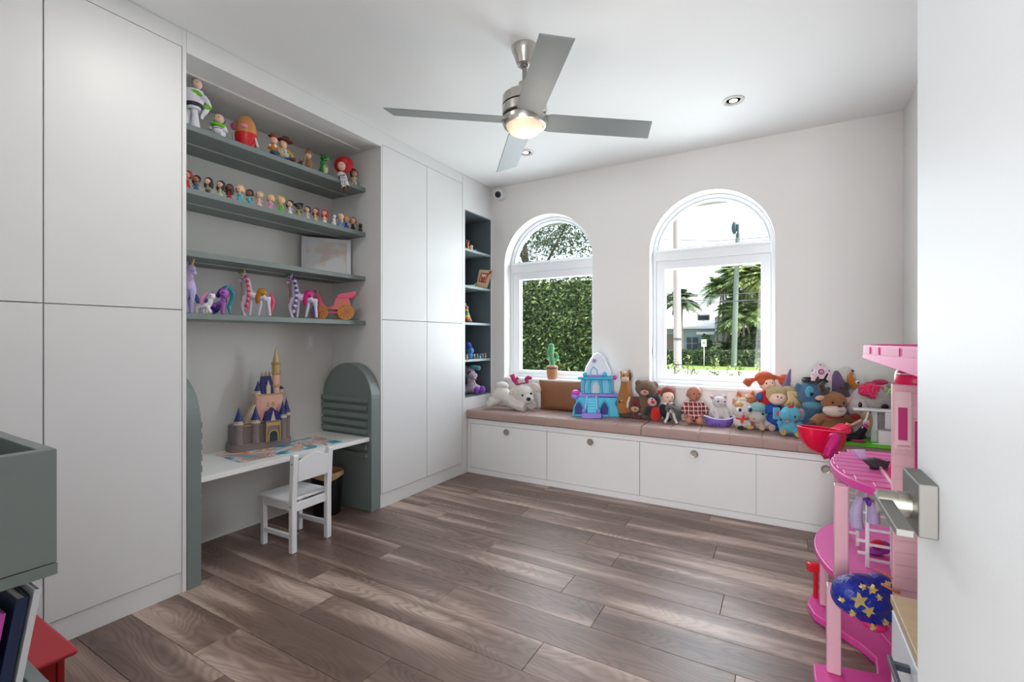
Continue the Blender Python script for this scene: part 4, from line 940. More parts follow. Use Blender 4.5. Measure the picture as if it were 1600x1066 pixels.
# ---- horses on the lowest shelf
ZL = 1.3325
PH = mat((196, 182, 226), .4)
t = T('toy_unicorn', 'lilac toy unicorn with a long golden horn at the left end of the lowest shelf', 'toy animal', 299, X=-2.70, z=ZL); b = t.pyb
t.part('body', PH, [('t', [(296, 420, 0, 5), (294, 434, 1, 6.5), (296, 450, 2, 8.5), (294, 458, 6, 8), (290, 458, 14, 8)]), ('e', 300.5, 419, 6.5, 5.2, -2, 5, 25), ('e', 306, 427, 3.8, 4.2, -4, 3.6), ('t', [(301, 452, 0, 5), (302.5, 468, -2, 3), (301, b-1.5, -2, 2.6)]), ('t', [(293, 452, 0, 5), (290, 470, -1, 3), (293, b-1.5, 0, 2.6)]), ('t', [(288, 456, 14, 5), (286, 470, 14, 3), (287, b-1.5, 14, 2.6)])], rm=.9)
t.part('horn', mat((224, 180, 116), .35), [('t', [(301, 415, -2, 1.8), (304.5, 408, -3, 1.2), (308.5, 400, -4, .4)])]); t.part('ear', PH, [('e', 292.5, 411.5, 1.8, 4, 0, 1.2, -12)]); t.part('harness', mat((212, 190, 130), .4), [('t', [(300, 428, -4, .6), (304, 436, -5, .6), (300, 440, -5, .6)])]); t.eyes([(298.6, 419, -5)], 1.5, -5, (40, 40, 110))
t.part('mane', mat((226, 206, 190), .5), [('t', [(291, 416, 3, 2.5), (288, 432, 3, 3), (289, 450, 0, 2.5), (291, 466, -3, 1.5)])])
t = T('toy_unicorn', 'small white toy unicorn with a pink mane and blue tail', 'toy animal', 321, X=-2.655, z=ZL); b = t.pyb
WH = mat((236, 230, 236), .4)
t.part('body', WH, [('t', [(313, b-13, 1, 4.8), (325, b-13.5, 0, 5), (327.5, b-18, 0, 4), (330, b-24, -1, 3.4)]), ('e', 331.5, 462.5, 4.8, 4.2), ('t', [(331, 463, -1, 3.4), (336, 466, -2, 2.2)]), ('t', [(326, b-12, -2, 2.6), (331.5, b-1.5, -3, 1.7)]), ('t', [(322, b-12, 2, 2.6), (320.5, b-1.5, 2, 1.7)]), ('t', [(312, b-12, -2, 2.6), (309, b-7, -2, 1.8), (309.5, b-1.5, -2, 1.6)]), ('t', [(314, b-12, 3, 2.4), (316, b-1.5, 3, 1.6)])], rm=.6)
t.part('mane', mat((226, 140, 180), .5), [('t', [(326, 458, -1, 2.4), (320.5, 464, -3, 3.6), (318, 471, -4, 3.6), (318.5, 477, -4, 1.6)])]); t.part('tail', mat((42, 90, 130), .5), [('t', [(310, 474, 0, 2.4), (308.5, 468, 0, 3.4), (306, 459, 0, .8)])]); t.part('horn', mat((120, 60, 110), .4), [('t', [(332.5, 458.5, -1, 1.1), (334, 454, -1, .3)])]); t.eyes([(331.2, 462.5)], 1.2, -4.2); t.part('blanket', mat((30, 76, 150), .5), [('e', 324.5, 470, 3.4, 3.6, -2.6, 3)])
t = T('toy_pony', 'purple toy pony with long teal and indigo hair', 'toy animal', 350, X=-2.70, z=ZL); b = t.pyb
PP = mat((172, 104, 190), .4)
t.part('body', PP, [('e', 352.5, 458, 7.6, 7.4, -2), ('t', [(354, 461, -6, 4.6), (359.5, 464, -9, 2.8)]), ('t', [(350, 463, -1, 4.4), (350, 473, 0, 4.8)]), ('t', [(351, 474, -1, 5.4), (339, 475.5, 2, 5)]), ('t', [(351.5, 474, -4, 3.4), (351.5, b-1.6, -5, 2.6)]), ('t', [(347, 475, 1, 3), (347, b-1.6, 1, 2.4)]), ('t', [(337, 475, -1, 3.4), (335, b-1.6, -1, 2.4)]), ('e', 347, 451.5, 1.8, 3.2, -2)], rm=.7)
t.part('mane', mat((36, 130, 140), .45), [('t', [(351, 450, -2, 3), (358, 449.5, -1, 3.6), (363, 458, 2, 3.4), (360, 470, 3, 3), (357, 480, 1, 3.4), (360, b-2, 0, 1.6)]), ('e', 354, 450, 6.5, 3.4, 0)], rm=.7)
t.part('back_hair', mat((58, 36, 120), .45), [('t', [(347, 451, 2, 3.6), (342, 458, 3, 4.6), (337.5, 464, 3, 3)])]); t.part('tail', mat((54, 30, 130), .45), [('t', [(336, 474, 3, 3), (334, 482, -1, 4.2), (341, 486, -5, 4), (345, 482, -5, 2.6), (341, 480, -6, 1.4)])], rm=.7); t.part('horn', mat((190, 170, 220), .3), [('t', [(357, 452, -5, 1), (361, 446.5, -6, .3)])]); t.eyes([(354.6, 459)], 2.1, -9, (120, 30, 90))
def horse(px, ox, oy, label, saddle, br1, br2, plume, bridle, d):
    t = T('toy_horse', label, 'toy animal', px, X=-2.70, z=ZL); b = t.pyb
    P = lambda x, y: (x+ox, y+oy)
    def tb(*q): return ('t', [(a+ox, (b - (493.5 - c)), y, r) for a, c, y, r in q])
    yb = b - 493.5
    t.part('body', mat((224, 216, 234), .4), [tb((385.5, 434, 0, 4), (386.5, 446, 0, 5.6), (389, 459, 0, 7.6), (400, 462, 4, 7.2), (411, 461, 8, 7.6)), ('e', 381+ox, 431.5+yb, 4.6, 5.2, -2, 4, -20), ('e', 377.4+ox, 438+yb, 3.2, 3.6, -4, 3), tb((385, 462, -3, 4.2), (381, 476, -5, 2.3), (385.5, 491.5, -6, 2)), ('e', 386.5+ox, b-1.6, 3.2, 1.7, -7), tb((391, 463, 2, 4), (391, 478, 1, 2.3), (390, 492, 1, 2)), tb((404, 464, 6, 4), (405.5, 474, 5, 2.6), (402, 492, 4, 1.9)), tb((414, 462, 9, 4.6), (415.5, 475, 9, 2.4), (417, 492, 9, 2)), ('e', 382.2+ox, 424+yb, 1.5, 4, 0, 1.2, 4)], rm=.9)
    for k in range(14):
        f = k/13; pts = [(389, 432), (392, 444), (393.5, 456), (392, 469), (389, 482)]
        i = min(3, int(f*4)); w = f*4-i; x = pts[i][0]*(1-w)+pts[i+1][0]*w; y = pts[i][1]*(1-w)+pts[i+1][1]*w
        t.part('braid_strand', mat(br1 if k % 2 == 0 else br2, .45), [('e', x+ox, y+yb, 2.5, 2.7 if k < 12 else 4.2, -8, 2.4, 25 if k % 2 else -25)])
    t.part('saddle', mat(saddle, .4), [('e', 407+ox, 455.5+yb, 7.4, 7.5, 4, 8), ('e', 404+ox, 464+yb, 4.2, 10, -2.5, 2, 8)], rm=.8)
    t.part('tail', mat(br1, .45), [tb((417, 457, 12, 2), (420, 470, 13, 3), (416.5, 490, 12, 1.2))]) if br2 != (236, 236, 246) else t.part('tail', mat(br1, .45), [tb((414, 466, 13, 2), (411, 478, 12, 3), (412, 491, 11, 1.2))])
    t.part('plume', mat(plume, .4), [('e', 375+ox, 424+yb, 2.4, 3.6, 0, 2, -20), ('e', 379+ox, 422+yb, 1.6, 3.8, 0, 1.6)])
    t.part('bridle', mat(bridle, .4), [tb((378, 434, -6, .7), (382, 436, -6, .7), (385.5, 431, -5, .7)), tb((380, 441, -6, .6), (383, 452, -8, .6), (382, 470, -9, .5))])
    t.eyes([(380.8+ox, 430.5+yb)], 1.3, -6)
    return t
horse(396, 0, 0, 'white toy horse with a pink braid and golden saddle', (176, 120, 30), (224, 60, 96), (240, 150, 170), (170, 140, 60), (170, 110, 60), 0)
horse(469, 74, 0, 'white toy horse with a purple braid and magenta saddle', (204, 30, 130), (104, 74, 180), (236, 236, 246), (80, 120, 150), (200, 50, 120), 0)
# carriage
t = T('toy_carriage', 'pink toy carriage with golden spoked wheels on the lowest shelf', 'toy vehicle', 520, X=-2.68, z=ZL, turn=14); b = t.pyb
PK = mat((236, 92, 130), .4); GD = mat((214, 152, 62), .4); o_ = b - 499.5
def wheel(px, r, y):
    c = t.L(px, b - r, y); S = t.S; g = G(); N = 28
    R = RX(90)
    g.lathe([(r*S, -.8*S), (r*S, .8*S), ((r-1.3)*S, .8*S), ((r-1.3)*S, -.8*S), (r*S, -.8*S)], c, N, R=R, smooth=False)
    w = g.build('wheel', GD, t.root)
    for k in range(10):
        a = 2*pi*k/10; G().tube([c, (c[0]+(r-1)*S*cos(a), c[1], c[2]+(r-1)*S*sin(a))], .5*S, 6).build('spoke', mat((236, 140, 110), .4), w)
    G().ell(c, (1.6*S, 1.8*S, 1.6*S)).build('hub', PK, w)
wheel(503, 11, -7); wheel(540, 12.4, -7); wheel(497, 11, 8); wheel(534, 12.4, 8)
t.part('chassis', PK, [('b', 500, 480+o_, 545, 483.5+o_, -5, 6), ('b', 503, 487+o_, 541, 489.5+o_, -6, 7)], bev=.6)
t.part('front_panel', PK, [('p', [(494, 457+o_), (498, 458+o_), (503, 464+o_), (506, 474+o_), (514, 481+o_), (505, 484+o_), (501, 476+o_), (497, 466+o_)], -5, 6)], bev=.5)
t.part('seat_body', mat((226, 120, 120), .45), [('p', [(525.5, 464+o_), (544, 465+o_), (546, 477+o_), (541, 484+o_), (520, 484+o_), (514, 481+o_), (521, 477+o_)], -6, 7)], bev=.6)
t.part('hood', PK, [('p', [(527, 462+o_), (531, 459.5+o_), (548, 457.5+o_), (554.5, 455+o_), (555, 460+o_), (548, 465.5+o_), (531, 466+o_), (526, 466+o_)], -7, 8)], bev=.8)
for dy in (-4, 0, 4): t.part('hood_rib', mat((246, 150, 170), .4), [('t', [(531, 459.5+o_, dy, .6), (542, 457.6+o_, dy, .6), (554, 454.6+o_, dy, .8)])])
t.part('finial', mat((190, 90, 60), .4), [('e', 494.5, 455+o_, 1.6, 2.2, 0), ('e', 500, 456.5+o_, 1.2, 2, 4)])

# ---- generic toy castle on the desk
t = thing('toy_castle', 'toy castle with a grey stone base, pink keep and blue and gold spires', 'toy castle', (-2.845, 1.745, .5206), (0, 0, radians(78)))
STO = mat((132, 118, 118), .6); PKT = mat((228, 176, 160), .5); NV = mat((34, 42, 110), .35); GO = mat((196, 166, 104), .4, metal=.3); CRM = mat((205, 190, 170), .5)
def el(n_=40, a=.178, b_=.085): return [(a*cos(2*pi*k/n_)*(1 if True else 1), b_*sin(2*pi*k/n_)) for k in range(n_)]
def sq(a, b_, n_=40):
    r = []
    for k in range(n_):
        th = 2*pi*k/n_; c_, s_ = cos(th), sin(th); r.append((a*math.copysign(abs(c_)**.45, c_), b_*math.copysign(abs(s_)**.45, s_)))
    return r
g = G().prism(sq(.180, .078), 0, .045, 'z'); g.build('plinth', STO, t, bevel=.004)
G().prism(sq(.168, .066), .0452, .158, 'z').build('curtain_wall', mat((120, 108, 108), .6), t, bevel=.002)
def turret(x, y, r, z0, zw, zc, body, cap, parent=t, band=CRM):
    w = G().lathe([(r*1.15, z0), (r, z0+.012), (r, zw-.02), (r*1.15, zw-.012), (r*1.15, zw)], (x, y, 0), 20).build('turret', body, parent)
    G().lathe([(r*1.2, zw+.0002), (r*1.2, zw+.006), (r*.9, zw+.008), (r*.9, zw+.022)], (x, y, 0), 20).build('turret_band', band, w)
    G().lathe([(r*1.18, zw+.0225), (r*1.05, zw+.028), (r*.55, zw+.028+(zc-zw-.028)*.42), (r*.22, zw+.028+(zc-zw-.028)*.78), (.0006, zc)], (x, y, 0), 20).build('turret_roof', cap, w)
turret(-.135, -.055, .023, .0455, .165, .268, STO, NV); turret(-.045, -.066, .023, .0455, .165, .268, STO, NV); turret(.118, -.060, .021, .0455, .178, .29, STO, NV); turret(.155, -.028, .020, .0455, .185, .30, STO, NV)
# merlons along the wall
for k in range(8): G().box((-.118+k*.0085, -.074, .150), (-.113+k*.0085, -.067, .160)).build('merlon', GO, t)
# gate
gt = G().box((.006, -.094, .0455), (.090, -.067, .172)).build('gatehouse', STO, t, bevel=.002)
pa = [(.024, .0455)] + arc(.048, .024, .085, 12) + [(.072, .0455)]
G().prism(pa, -.0975, -.0945, 'y').build('gate_opening', mat((44, 52, 62), .6), t)
pb = [(.017, .0455)] + arc(.048, .031, .085, 14) + [(.079, .0455)]; pi_ = [(.024, .0455)] + arc(.048, .024, .085, 14) + [(.072, .0455)]
ring_frame(pb, pi_, -.1005, -.0945).build('gate_arch', GO, t)
for x in (.008, .088): G().tube([(x, -.098, .0455), (x, -.098, .165)], .0035, 10).build('gate_column', GO, t)
G().box((.006, -.1, .140), (.090, -.0945, .160)).build('gate_beam', GO, t, bevel=.001)
G().prism([(-.002, .1725), (.098, .1725), (.082, .225), (.062, .235), (.048, .252), (.034, .235), (.014, .225)], -.092, -.05, 'y').build('gate_roof', NV, t, bevel=.002)
G().prism([(.034, .1722), (.062, .1722), (.048, .236)], -.0955, -.0925, 'y').build('gable', CRM, t)
# ramp on the left
G().prism([(-.105, .1585), (-.03, .1585), (-.03, .275), (-.05, .262)], -.03, .02, 'y').build('side_wing', CRM, t, bevel=.002)
G().prism([(-.113, .165), (-.10, .159), (-.045, .268), (-.052, .278)], -.034, .024, 'y').build('wing_roof', mat((170, 150, 130), .5), t)
# keep
G().prism([(p[0]+.055, p[1]+.0) for p in sq(.078, .045)], .1585, .335, 'z').build('keep', PKT, t, bevel=.003)
G().prism([(p[0]+.055, p[1]) for p in sq(.082, .049)], .325, .335, 'z').build('keep_cornice', GO, t)
for x in (.03, .06): G().box((x, -.0478, .255), (x+.012, -.0452, .282)).build('keep_window', GO, t)
turret(-.015, -.02, .018, .1585, .335, .42, PKT, NV); turret(.128, -.012, .014, .1585, .335, .378, PKT, NV)
G().add([(.0, -.038, .3355), (.075, -.038, .3355), (.075, .03, .3355), (.0, .03, .3355), (.012, -.02, .445), (.064, -.02, .445), (.064, .015, .445), (.012, .015, .445)], [(0, 3, 2, 1), (4, 5, 6, 7), (0, 1, 5, 4), (1, 2, 6, 5), (2, 3, 7, 6), (3, 0, 4, 7)]).build('mansard_roof', NV, t, bevel=.002)
G().prism([(.028, .3355), (.052, .3355), (.052, .385), (.046, .392), (.040, .42), (.034, .392), (.028, .385)], -.043, -.02, 'y').build('dormer', CRM, t)
for x in (.016, .038, .060): G().lathe([(.006, .445), (.006, .457), (.0006, .478)], (x, 0, 0), 10).build('finial', GO, t)
mt = G().lathe([(.021, .1585), (.021, .455)], (.092, -.022, 0), 24).build('main_tower', PKT, t)
for z in (.372,): G().lathe([(.021, z), (.026, z+.005), (.026, z+.013), (.021, z+.018)], (.092, -.022, 0), 24).build('tower_ring', GO, mt)
G().lathe([(.021, .452), (.027, .458), (.027, .464), (.0235, .468), (.0235, .515), (.0285, .520), (.0285, .528), (.022, .530)], (.092, -.022, 0), 24).build('tower_gallery', GO, mt)
G().lathe([(.0225, .5305), (.012, .575), (.004, .618), (.005, .622), (.0006, .634)], (.092, -.022, 0), 24).build('spire', mat((206, 180, 122), .35, metal=.35), mt)
turret(.125, .016, .010, .1585, .44, .50, PKT, NV, band=GO)

# ------------------------------------------------------------------ toys on the window bench
ZB = .5665
def C(c, k='plush'): return mat(c, .9, k)
GRPB = None
# white dog
t = T('plush_dog', 'white plush dog lying down wearing magenta toy antlers', 'plush toy', 806, 640, ZB); WD = C((232, 226, 218))
t.part('body', WD, [('e', 783, 618, 16, 13, 6, 13), ('e', 799, 624, 14, 12, 0, 12), ('e', 784, 604, 11, 7, 8, 9), ('t', [(778, 625, 4, 8), (764.5, 629, 2, 8)]), ('e', 765, 631.5, 6, 6, 0), ('e', 818, 616, 16, 14.5, -7, 14), ('e', 824.5, 621.5, 9.5, 7.5, -18, 8), ('t', [(800, 628, -6, 8), (812, 633, -16, 7.2), (820, 634, -20, 7)]), ('t', [(826, 627, -6, 7), (832, 633, -15, 7.4)])], rm=1.0)
t.part('ear', C((238, 220, 206)), [('e', 803, 611, 9, 5.5, -8, 3.5, -40)]); t.part('ear', C((238, 220, 206)), [('e', 837.5, 605, 9.5, 5.5, -8, 3.5, 50)])
t.part('nose', mat((20, 18, 20), .25), [('e', 825, 620.5, 3.4, 3, -26, 2.5)]); t.eyes([(815.8, 615.5), (828.8, 612.8)], 1.7, -21)
MG = mat((196, 40, 110), .6, 'spots', c2=(30, 14, 22), s=70, w=.3)
t.part('antler', MG, [('t', [(809, 600, -6, 3), (803, 593, -6, 3.6), (800, 585, -6, 4)]), ('t', [(806, 595, -6, 2), (809, 589, -6, 2.4)])]); t.part('antler', MG, [('t', [(824, 598, -6, 2.6), (822, 592, -6, 3.4), (827, 589.5, -6, 3.6)]), ('e', 826, 590, 5.5, 3, -6, 3)])
t.part('headband', mat((60, 24, 40), .5), [('t', [(808, 601, -6, 1), (815, 598.5, -6, 1), (824, 598, -6, 1)])])
# brown cushion
def pillow(label, px, py, z, w, h, th, m, lean, name='throw_pillow'):
    t = T(name, label, 'pillow', px, Y=3.76, z=z, turn=-30); S = t.S; N = 14; g = G(); vs = []
    for sgn in (-1, 1):
        for j in range(N+1):
            for i in range(N+1):
                u, v = -1 + 2*i/N, -1 + 2*j/N
                q = ((1-u**4)*(1-v**4))**.5; q = q*(1-.25*(u*u+v*v)/2)
                pin = 1 - .06*(u*u*v*v) ; x = u*w/2*(1-.04*(1-v*v)); zz = (v*h/2)*(1-.04*(1-u*u)) + h/2
                p = RX(-lean) @ Vector((x*S, sgn*q*th/2*S, zz*S)); vs.append(p + Vector((0, th*.4*S, 0)))
    M_ = (N+1)*(N+1)
    fs = [(s*M_+j*(N+1)+i, s*M_+j*(N+1)+i+1, s*M_+(j+1)*(N+1)+i+1, s*M_+(j+1)*(N+1)+i) for s in (0, 1) for j in range(N) for i in range(N)]
    o = g.add(vs, fs, 0, True).build('cover', m, t.root); return t
pl_ = pillow('brown leather throw cushion behind the blue toy castle', 875, 640.5, ZB, 74, 47, 15, mat((140, 92, 62), .5, 'leather', s=60), -6)
# cactus on the sill
t = T('plush_cactus', 'green plush cactus in a brown pot on the left window sill', 'plush toy', 862.5, Y=3.90, z=SILL+.002); b = t.pyb
t.part('pot', C((196, 138, 96)), [('l', 862.5, [(6.5, b), (7.5, b-2), (9.2, b-16), (9.4, b-19), (8, b-20)])]); t.part('soil', C((214, 176, 140)), [('e', 862.5, b-19.5, 8.2, 2.4, 0, 8)]); t.part('rim', C((90, 56, 40)), [('l', 862.5, [(9.3, b-16.2), (9.8, b-16.6), (9.8, b-17.6), (9.3, b-18)])])
k0 = b-19; CA = C((96, 168, 112))
t.part('stem', CA, [('t', [(863, k0, 0, 4.4), (862.5, k0-9, 0, 4.6), (860.5, k0-18, 0, 5), (861, k0-27, 0, 5.2), (862, k0-32, 0, 4.4)]), ('e', 861.5, k0-32, 4.6, 4.6), ('t', [(863, k0-9, 0, 2.6), (869, k0-10, 0, 2.6), (871.5, k0-15, 0, 2.4), (869.5, k0-20, 0, 2.2)]), ('e', 857, k0-23, 3, 4.5)], rm=.8)
for k in (-1, 0, 1): t.part('stripe', mat((196, 230, 200), .9), [('t', [(862.5+k*3, k0-3, -3.6+abs(k)*1.2, .4), (860.5+k*3, k0-16, -4.1+abs(k)*1.2, .4), (862+k*2.6, k0-30, -4.3+abs(k)*1.2, .4)])])
# blue ice castle playset
t = T('toy_ice_castle', 'turquoise toy ice castle with a frosted white peak', 'toy castle', 931, 652, ZB, turn=-4); b = t.pyb
CY = mat((84, 190, 224), .35); LV = mat((150, 130, 220), .35); CYD = mat((60, 174, 206), .35); ICE = mat((222, 234, 242), .25); NVY = mat((44, 50, 130), .5)
t.part('lower_floor', CY, [('p', [(895, b), (968, b), (966, b-12), (961, b-22), (966, b-30), (896, b-32), (902, b-22), (897, b-12)], 2, 20)], bev=1.5)
t.part('parapet', LV, [('b', 895, b-36, 966, b-31.5, 1, 21)], bev=1)
for x in (904.5, 944.5):
    t.part('cave_door', NVY, [('p', [(x-5.5, b-4), (x+5.5, b-4), (x+6, b-13), (x+3, b-20), (x, b-23), (x-3, b-20), (x-6, b-13)], .8, 1.9)], bev=.3)
    t.part('door_frame', CYD, [('t', [(x-6.5, b-2, 1, 1.1), (x-7, b-14, 1, 1.1), (x-3.5, b-22, 1, 1.1), (x, b-25, 1, 1.1), (x+3.5, b-22, 1, 1.1), (x+7, b-14, 1, 1.1), (x+6.5, b-2, 1, 1.1)])])
for k in range(7): t.part('stair_tread', mat((104, 206, 236), .35), [('b', 917.5, b-4-k*4.2, 931.5, b-k*4.2, -10+k*1.6, 1.8)], bev=.3)
for x in (916, 933): t.part('stair_rail', mat((150, 200, 236), .35), [('t', [(x-4 if x < 920 else x+1, b-5, -9, 1.3), (x-1, b-18, -4, 1.3), (x+1.5 if x < 920 else x-1, b-33, 1.5, 1.3)])])
t.part('front_step', LV, [('b', 908, b-8, 938, b-.1, -16, -10.2)], bev=1.2); t.part('post_knob', LV, [('e', 911, b-11, 3, 4, -13)]); t.part('post_knob', LV, [('e', 934, b-11, 3, 4, -13)])
t.part('upper_wall', mat((120, 196, 226), .35), [('b', 909, b-58, 957, b-36.2, 5, 20)], bev=1)
t.part('arch_opening', mat((196, 205, 214), .5), [('p', [(926, b-37), (936, b-37), (937, b-48), (931.5, b-56), (926, b-48)], 3.4, 4.9)])
for x in (921, 940, 912, 954): t.part('wall_column', CYD, [('t', [(x, b-36.5, 3, 2.2), (x, b-48, 3, 1.6), (x+(1.5 if x < 931 else -1.5), b-58, 3, 2.2)])])
t.part('upper_deck', CYD, [('b', 904, b-63, 958, b-58.2, 0, 22)], bev=1.2); t.part('deck_trim', LV, [('b', 917, b-66, 940, b-63.1, 0, 3)], bev=.6)
for x in (914.5, 945.5): t.part('deck_corner', CYD, [('e', x, b-66, 3.6, 4.5, 4)])
t.part('ice_peak', mat((226, 234, 244), .2), [('p', [(913.5, b-63.2), (955, b-63.2), (956, b-72), (951, b-80), (947, b-92), (941, b-98), (935, b-101), (929, b-98), (924, b-90), (917, b-78)], 5, 17)], bev=2.5)
t.part('peak_arch', mat((120, 190, 214), .3), [('t', [(923, b-64, 3.8, 1), (923, b-72, 3.8, 1), (927.5, b-79, 3.8, 1), (933, b-74, 3.8, 1), (935, b-64, 3.8, 1)])])
for a_ in range(3): t.part('snow_crystal', mat((150, 110, 200), .3), [('t', [(929+3.5*cos(a_*pi/3), b-88+3.5*sin(a_*pi/3), 3.6, .7), (929-3.5*cos(a_*pi/3), b-88-3.5*sin(a_*pi/3), 3.6, .7)])])
t.part('gem_lamp', mat((226, 60, 190), .3), [('e', 900, b-38, 6.5, 4.2, 2)]); t.part('gem_base', LV, [('e', 899, b-32, 6, 5, 2)]); t.part('gem_lamp', mat((206, 50, 170), .3), [('e', 961, b-61.5, 3.8, 3.6, 6)])
# helper for seated plush
def plush(name, label, px, py, m, body, eyes=None, er=1.4, ey=-10, rm=1.0, z=ZB, cat='plush toy', **kw):
    kw.setdefault('skw', 11)
    t = T(name, label, cat, px, py, z, **kw)
    t.part('body', m, body, rm=rm)
    if eyes: t.eyes(eyes, er, ey)
    return t
t = plush('plush_giraffe', 'ochre long-necked plush standing right of the turquoise castle', 977, 646, C((176, 112, 50)), [('l', 977, [(11, 645), (13, 636), (11, 618), (7.5, 604), (6.5, 594)]), ('e', 976, 590, 7, 7), ('t', [(982, 586, 2, 2), (984.5, 578, 2, 1.5)]), ('t', [(972, 586, 2, 2), (970, 580, 2, 1.5)])], [(973, 587), (979.5, 587)], 1, -7)
t.part('muzzle', C((226, 204, 178)), [('e', 975.5, 592.5, 6.2, 5, -4, 5)]); t.part('mane', C((96, 56, 34)), [('e', 985, 589, 2.6, 7, 3), ('e', 983.5, 600, 2.4, 7, 4)]); t.part('forelock', C((228, 214, 196)), [('e', 975, 582.5, 4, 3, 1)])
t = plush('plush_bear', 'shaggy brown plush bear sitting against the wall behind the ladybird', 1010, 641, C((122, 90, 62), 'shag'), [('e', 1009, 607, 16.5, 13), ('e', 998, 599, 5.5, 5.5), ('e', 1023, 602, 5.5, 6), ('e', 1010, 630, 15, 14, 2)], [(1000, 606), (1012, 606)], 1.3, -13)
t.part('muzzle', C((206, 180, 150)), [('e', 1004.5, 612, 6.6, 5, -10, 6)]); t.part('nose', mat((190, 60, 90), .4), [('e', 1003.5, 610.5, 2.6, 2, -16)])
t = plush('plush_dog', 'dark brown plush dog with tan paws beside the castle', 977, 651, C((38, 30, 28)), [('e', 979, 637, 12, 13, 2), ('e', 974, 628, 9, 8, -2), ('t', [(985, 642, 0, 5), (990, 648, -4, 5)])], [(971, 627), (977, 628)], 1, -10)
t.part('paw', C((96, 66, 46)), [('e', 978, 645.5, 8, 5, -6), ('e', 985, 647, 5, 4, -8)]); t.part('tan_brow', C((200, 160, 110)), [('e', 970, 625, 3.4, 1.4, -8, 2, -30)])
t = plush('plush_monkey', 'russet plush with long pale-lined ears leaning on the ladybird', 992, 654, C((112, 44, 32)), [('e', 992, 631, 12.5, 12, -4), ('e', 997, 646, 10.5, 9, -2), ('t', [(1003, 642, -4, 3.5), (1007, 651, -6, 3.5)])], [(987.5, 631), (998, 633)], 1.6, -15.5)
t.part('face', C((214, 176, 134)), [('e', 989.5, 637, 6.5, 5.6, -11, 6)]); t.part('nose', mat((40, 26, 24), .4), [('e', 987.5, 637, 1.6, 1.3, -17)])
t.part('ear', C((224, 208, 186)), [('e', 980.5, 628, 2.6, 9.5, -6, 2, 12)]); t.part('ear', C((224, 208, 186)), [('e', 1006, 628, 2.6, 10, -8, 2, -40)]); t.part('bow', mat((110, 140, 150), .6), [('e', 996.5, 645.5, 3, 2, -11)])
t = plush('plush_ladybird', 'black and red plush ladybird with a pink face and red-tipped antennae', 1021, 657, C((26, 24, 34)), [('e', 1020, 625, 10.5, 10.5, -3), ('e', 1022, 645, 13.5, 12, 0), ('t', [(1012, 636, -4, 4.5), (1007, 648, -8, 5.4)]), ('t', [(1031, 636, -4, 4.5), (1035, 649, -8, 5.4)]), ('t', [(1025, 618, -2, 1.6), (1028.5, 613, -2, 1.3)]), ('t', [(1012, 619, -2, 1.6), (1006, 616, -2, 1.3)])], [(1015, 622.5), (1021.5, 622)], 1.1, -14)
t.part('face', C((240, 186, 190)), [('e', 1017.5, 626.5, 8, 7.6, -8, 6)]); t.part('nose', C((214, 26, 36)), [('e', 1015.5, 626.5, 2.8, 2.6, -15)]); t.part('belly', C((222, 24, 30)), [('e', 1022, 646, 9, 11.5, -7, 8)])
t.part('antenna_tip', C((222, 24, 40)), [('e', 1029.5, 612, 3.2, 3, -2)]); t.part('antenna_tip', C((214, 30, 60)), [('e', 1003, 615.5, 3, 2.8, -4)])
t = T('rag_doll', 'auburn-haired doll in black with a white collar behind the grey pup', 'doll', 1044, 648, ZB)
t.part('head', mat((238, 200, 182), .5), [('e', 1043, 620, 9, 10.5, -2), ('t', [(1043, 628, 0, 3), (1043, 634, 0, 3)])], rm=.9); t.part('hair', C((140, 62, 40)), [('e', 1044, 612, 10.6, 8, 1), ('e', 1051.5, 619, 3.6, 7.5, 2), ('e', 1034.5, 616, 2.6, 5, 1)], rm=.9)
t.part('dress', mat((28, 28, 34), .8, 'cloth'), [('l', 1044, [(6, 630), (11, 634), (12, 642), (14, 647.8)]), ('t', [(1035, 633, 0, 3.2), (1032, 644, -3, 3)]), ('t', [(1053, 633, 0, 3.2), (1057, 643, -3, 3)])], rm=1.0)
t.part('collar', mat((236, 234, 230), .7), [('e', 1043.5, 630.5, 8.4, 3, -3, 7)]); t.eyes([(1039.5, 619.5), (1046.5, 619.5)], 1.1, -10.5); t.part('lips', mat((190, 60, 70), .4), [('e', 1043, 625.8, 2, .7, -10.8)])
t = plush('plush_husky', 'grey and white plush pup with spindly legs in front of the black-dressed doll', 1047, 661.5, C((100, 96, 96)), [('e', 1055, 645, 10.5, 12, 4), ('e', 1046, 638, 7.5, 7, -3), ('e', 1043, 632, 3, 3, -2), ('e', 1051.5, 632, 3, 3, -2), ('e', 1060, 655, 6, 5, 4)], [(1042.5, 637), (1048.5, 637.5)], 1.1, -10)
t.part('leg', C((226, 222, 220)), [('t', [(1043, 644, -4, 2.6), (1040, 652, -8, 2.2), (1035, 659, -11, 2.2)])], rm=.8); t.part('leg', C((226, 222, 220)), [('t', [(1050, 644, -4, 2.6), (1051.5, 653, -8, 2.2), (1054, 660, -11, 2.2)])], rm=.8); t.part('muzzle', C((214, 206, 204)), [('e', 1046, 641.5, 3.4, 2.8, -9)]); t.part('nose', BLACK, [('e', 1046, 640.5, 1.1, .9, -12.2)])
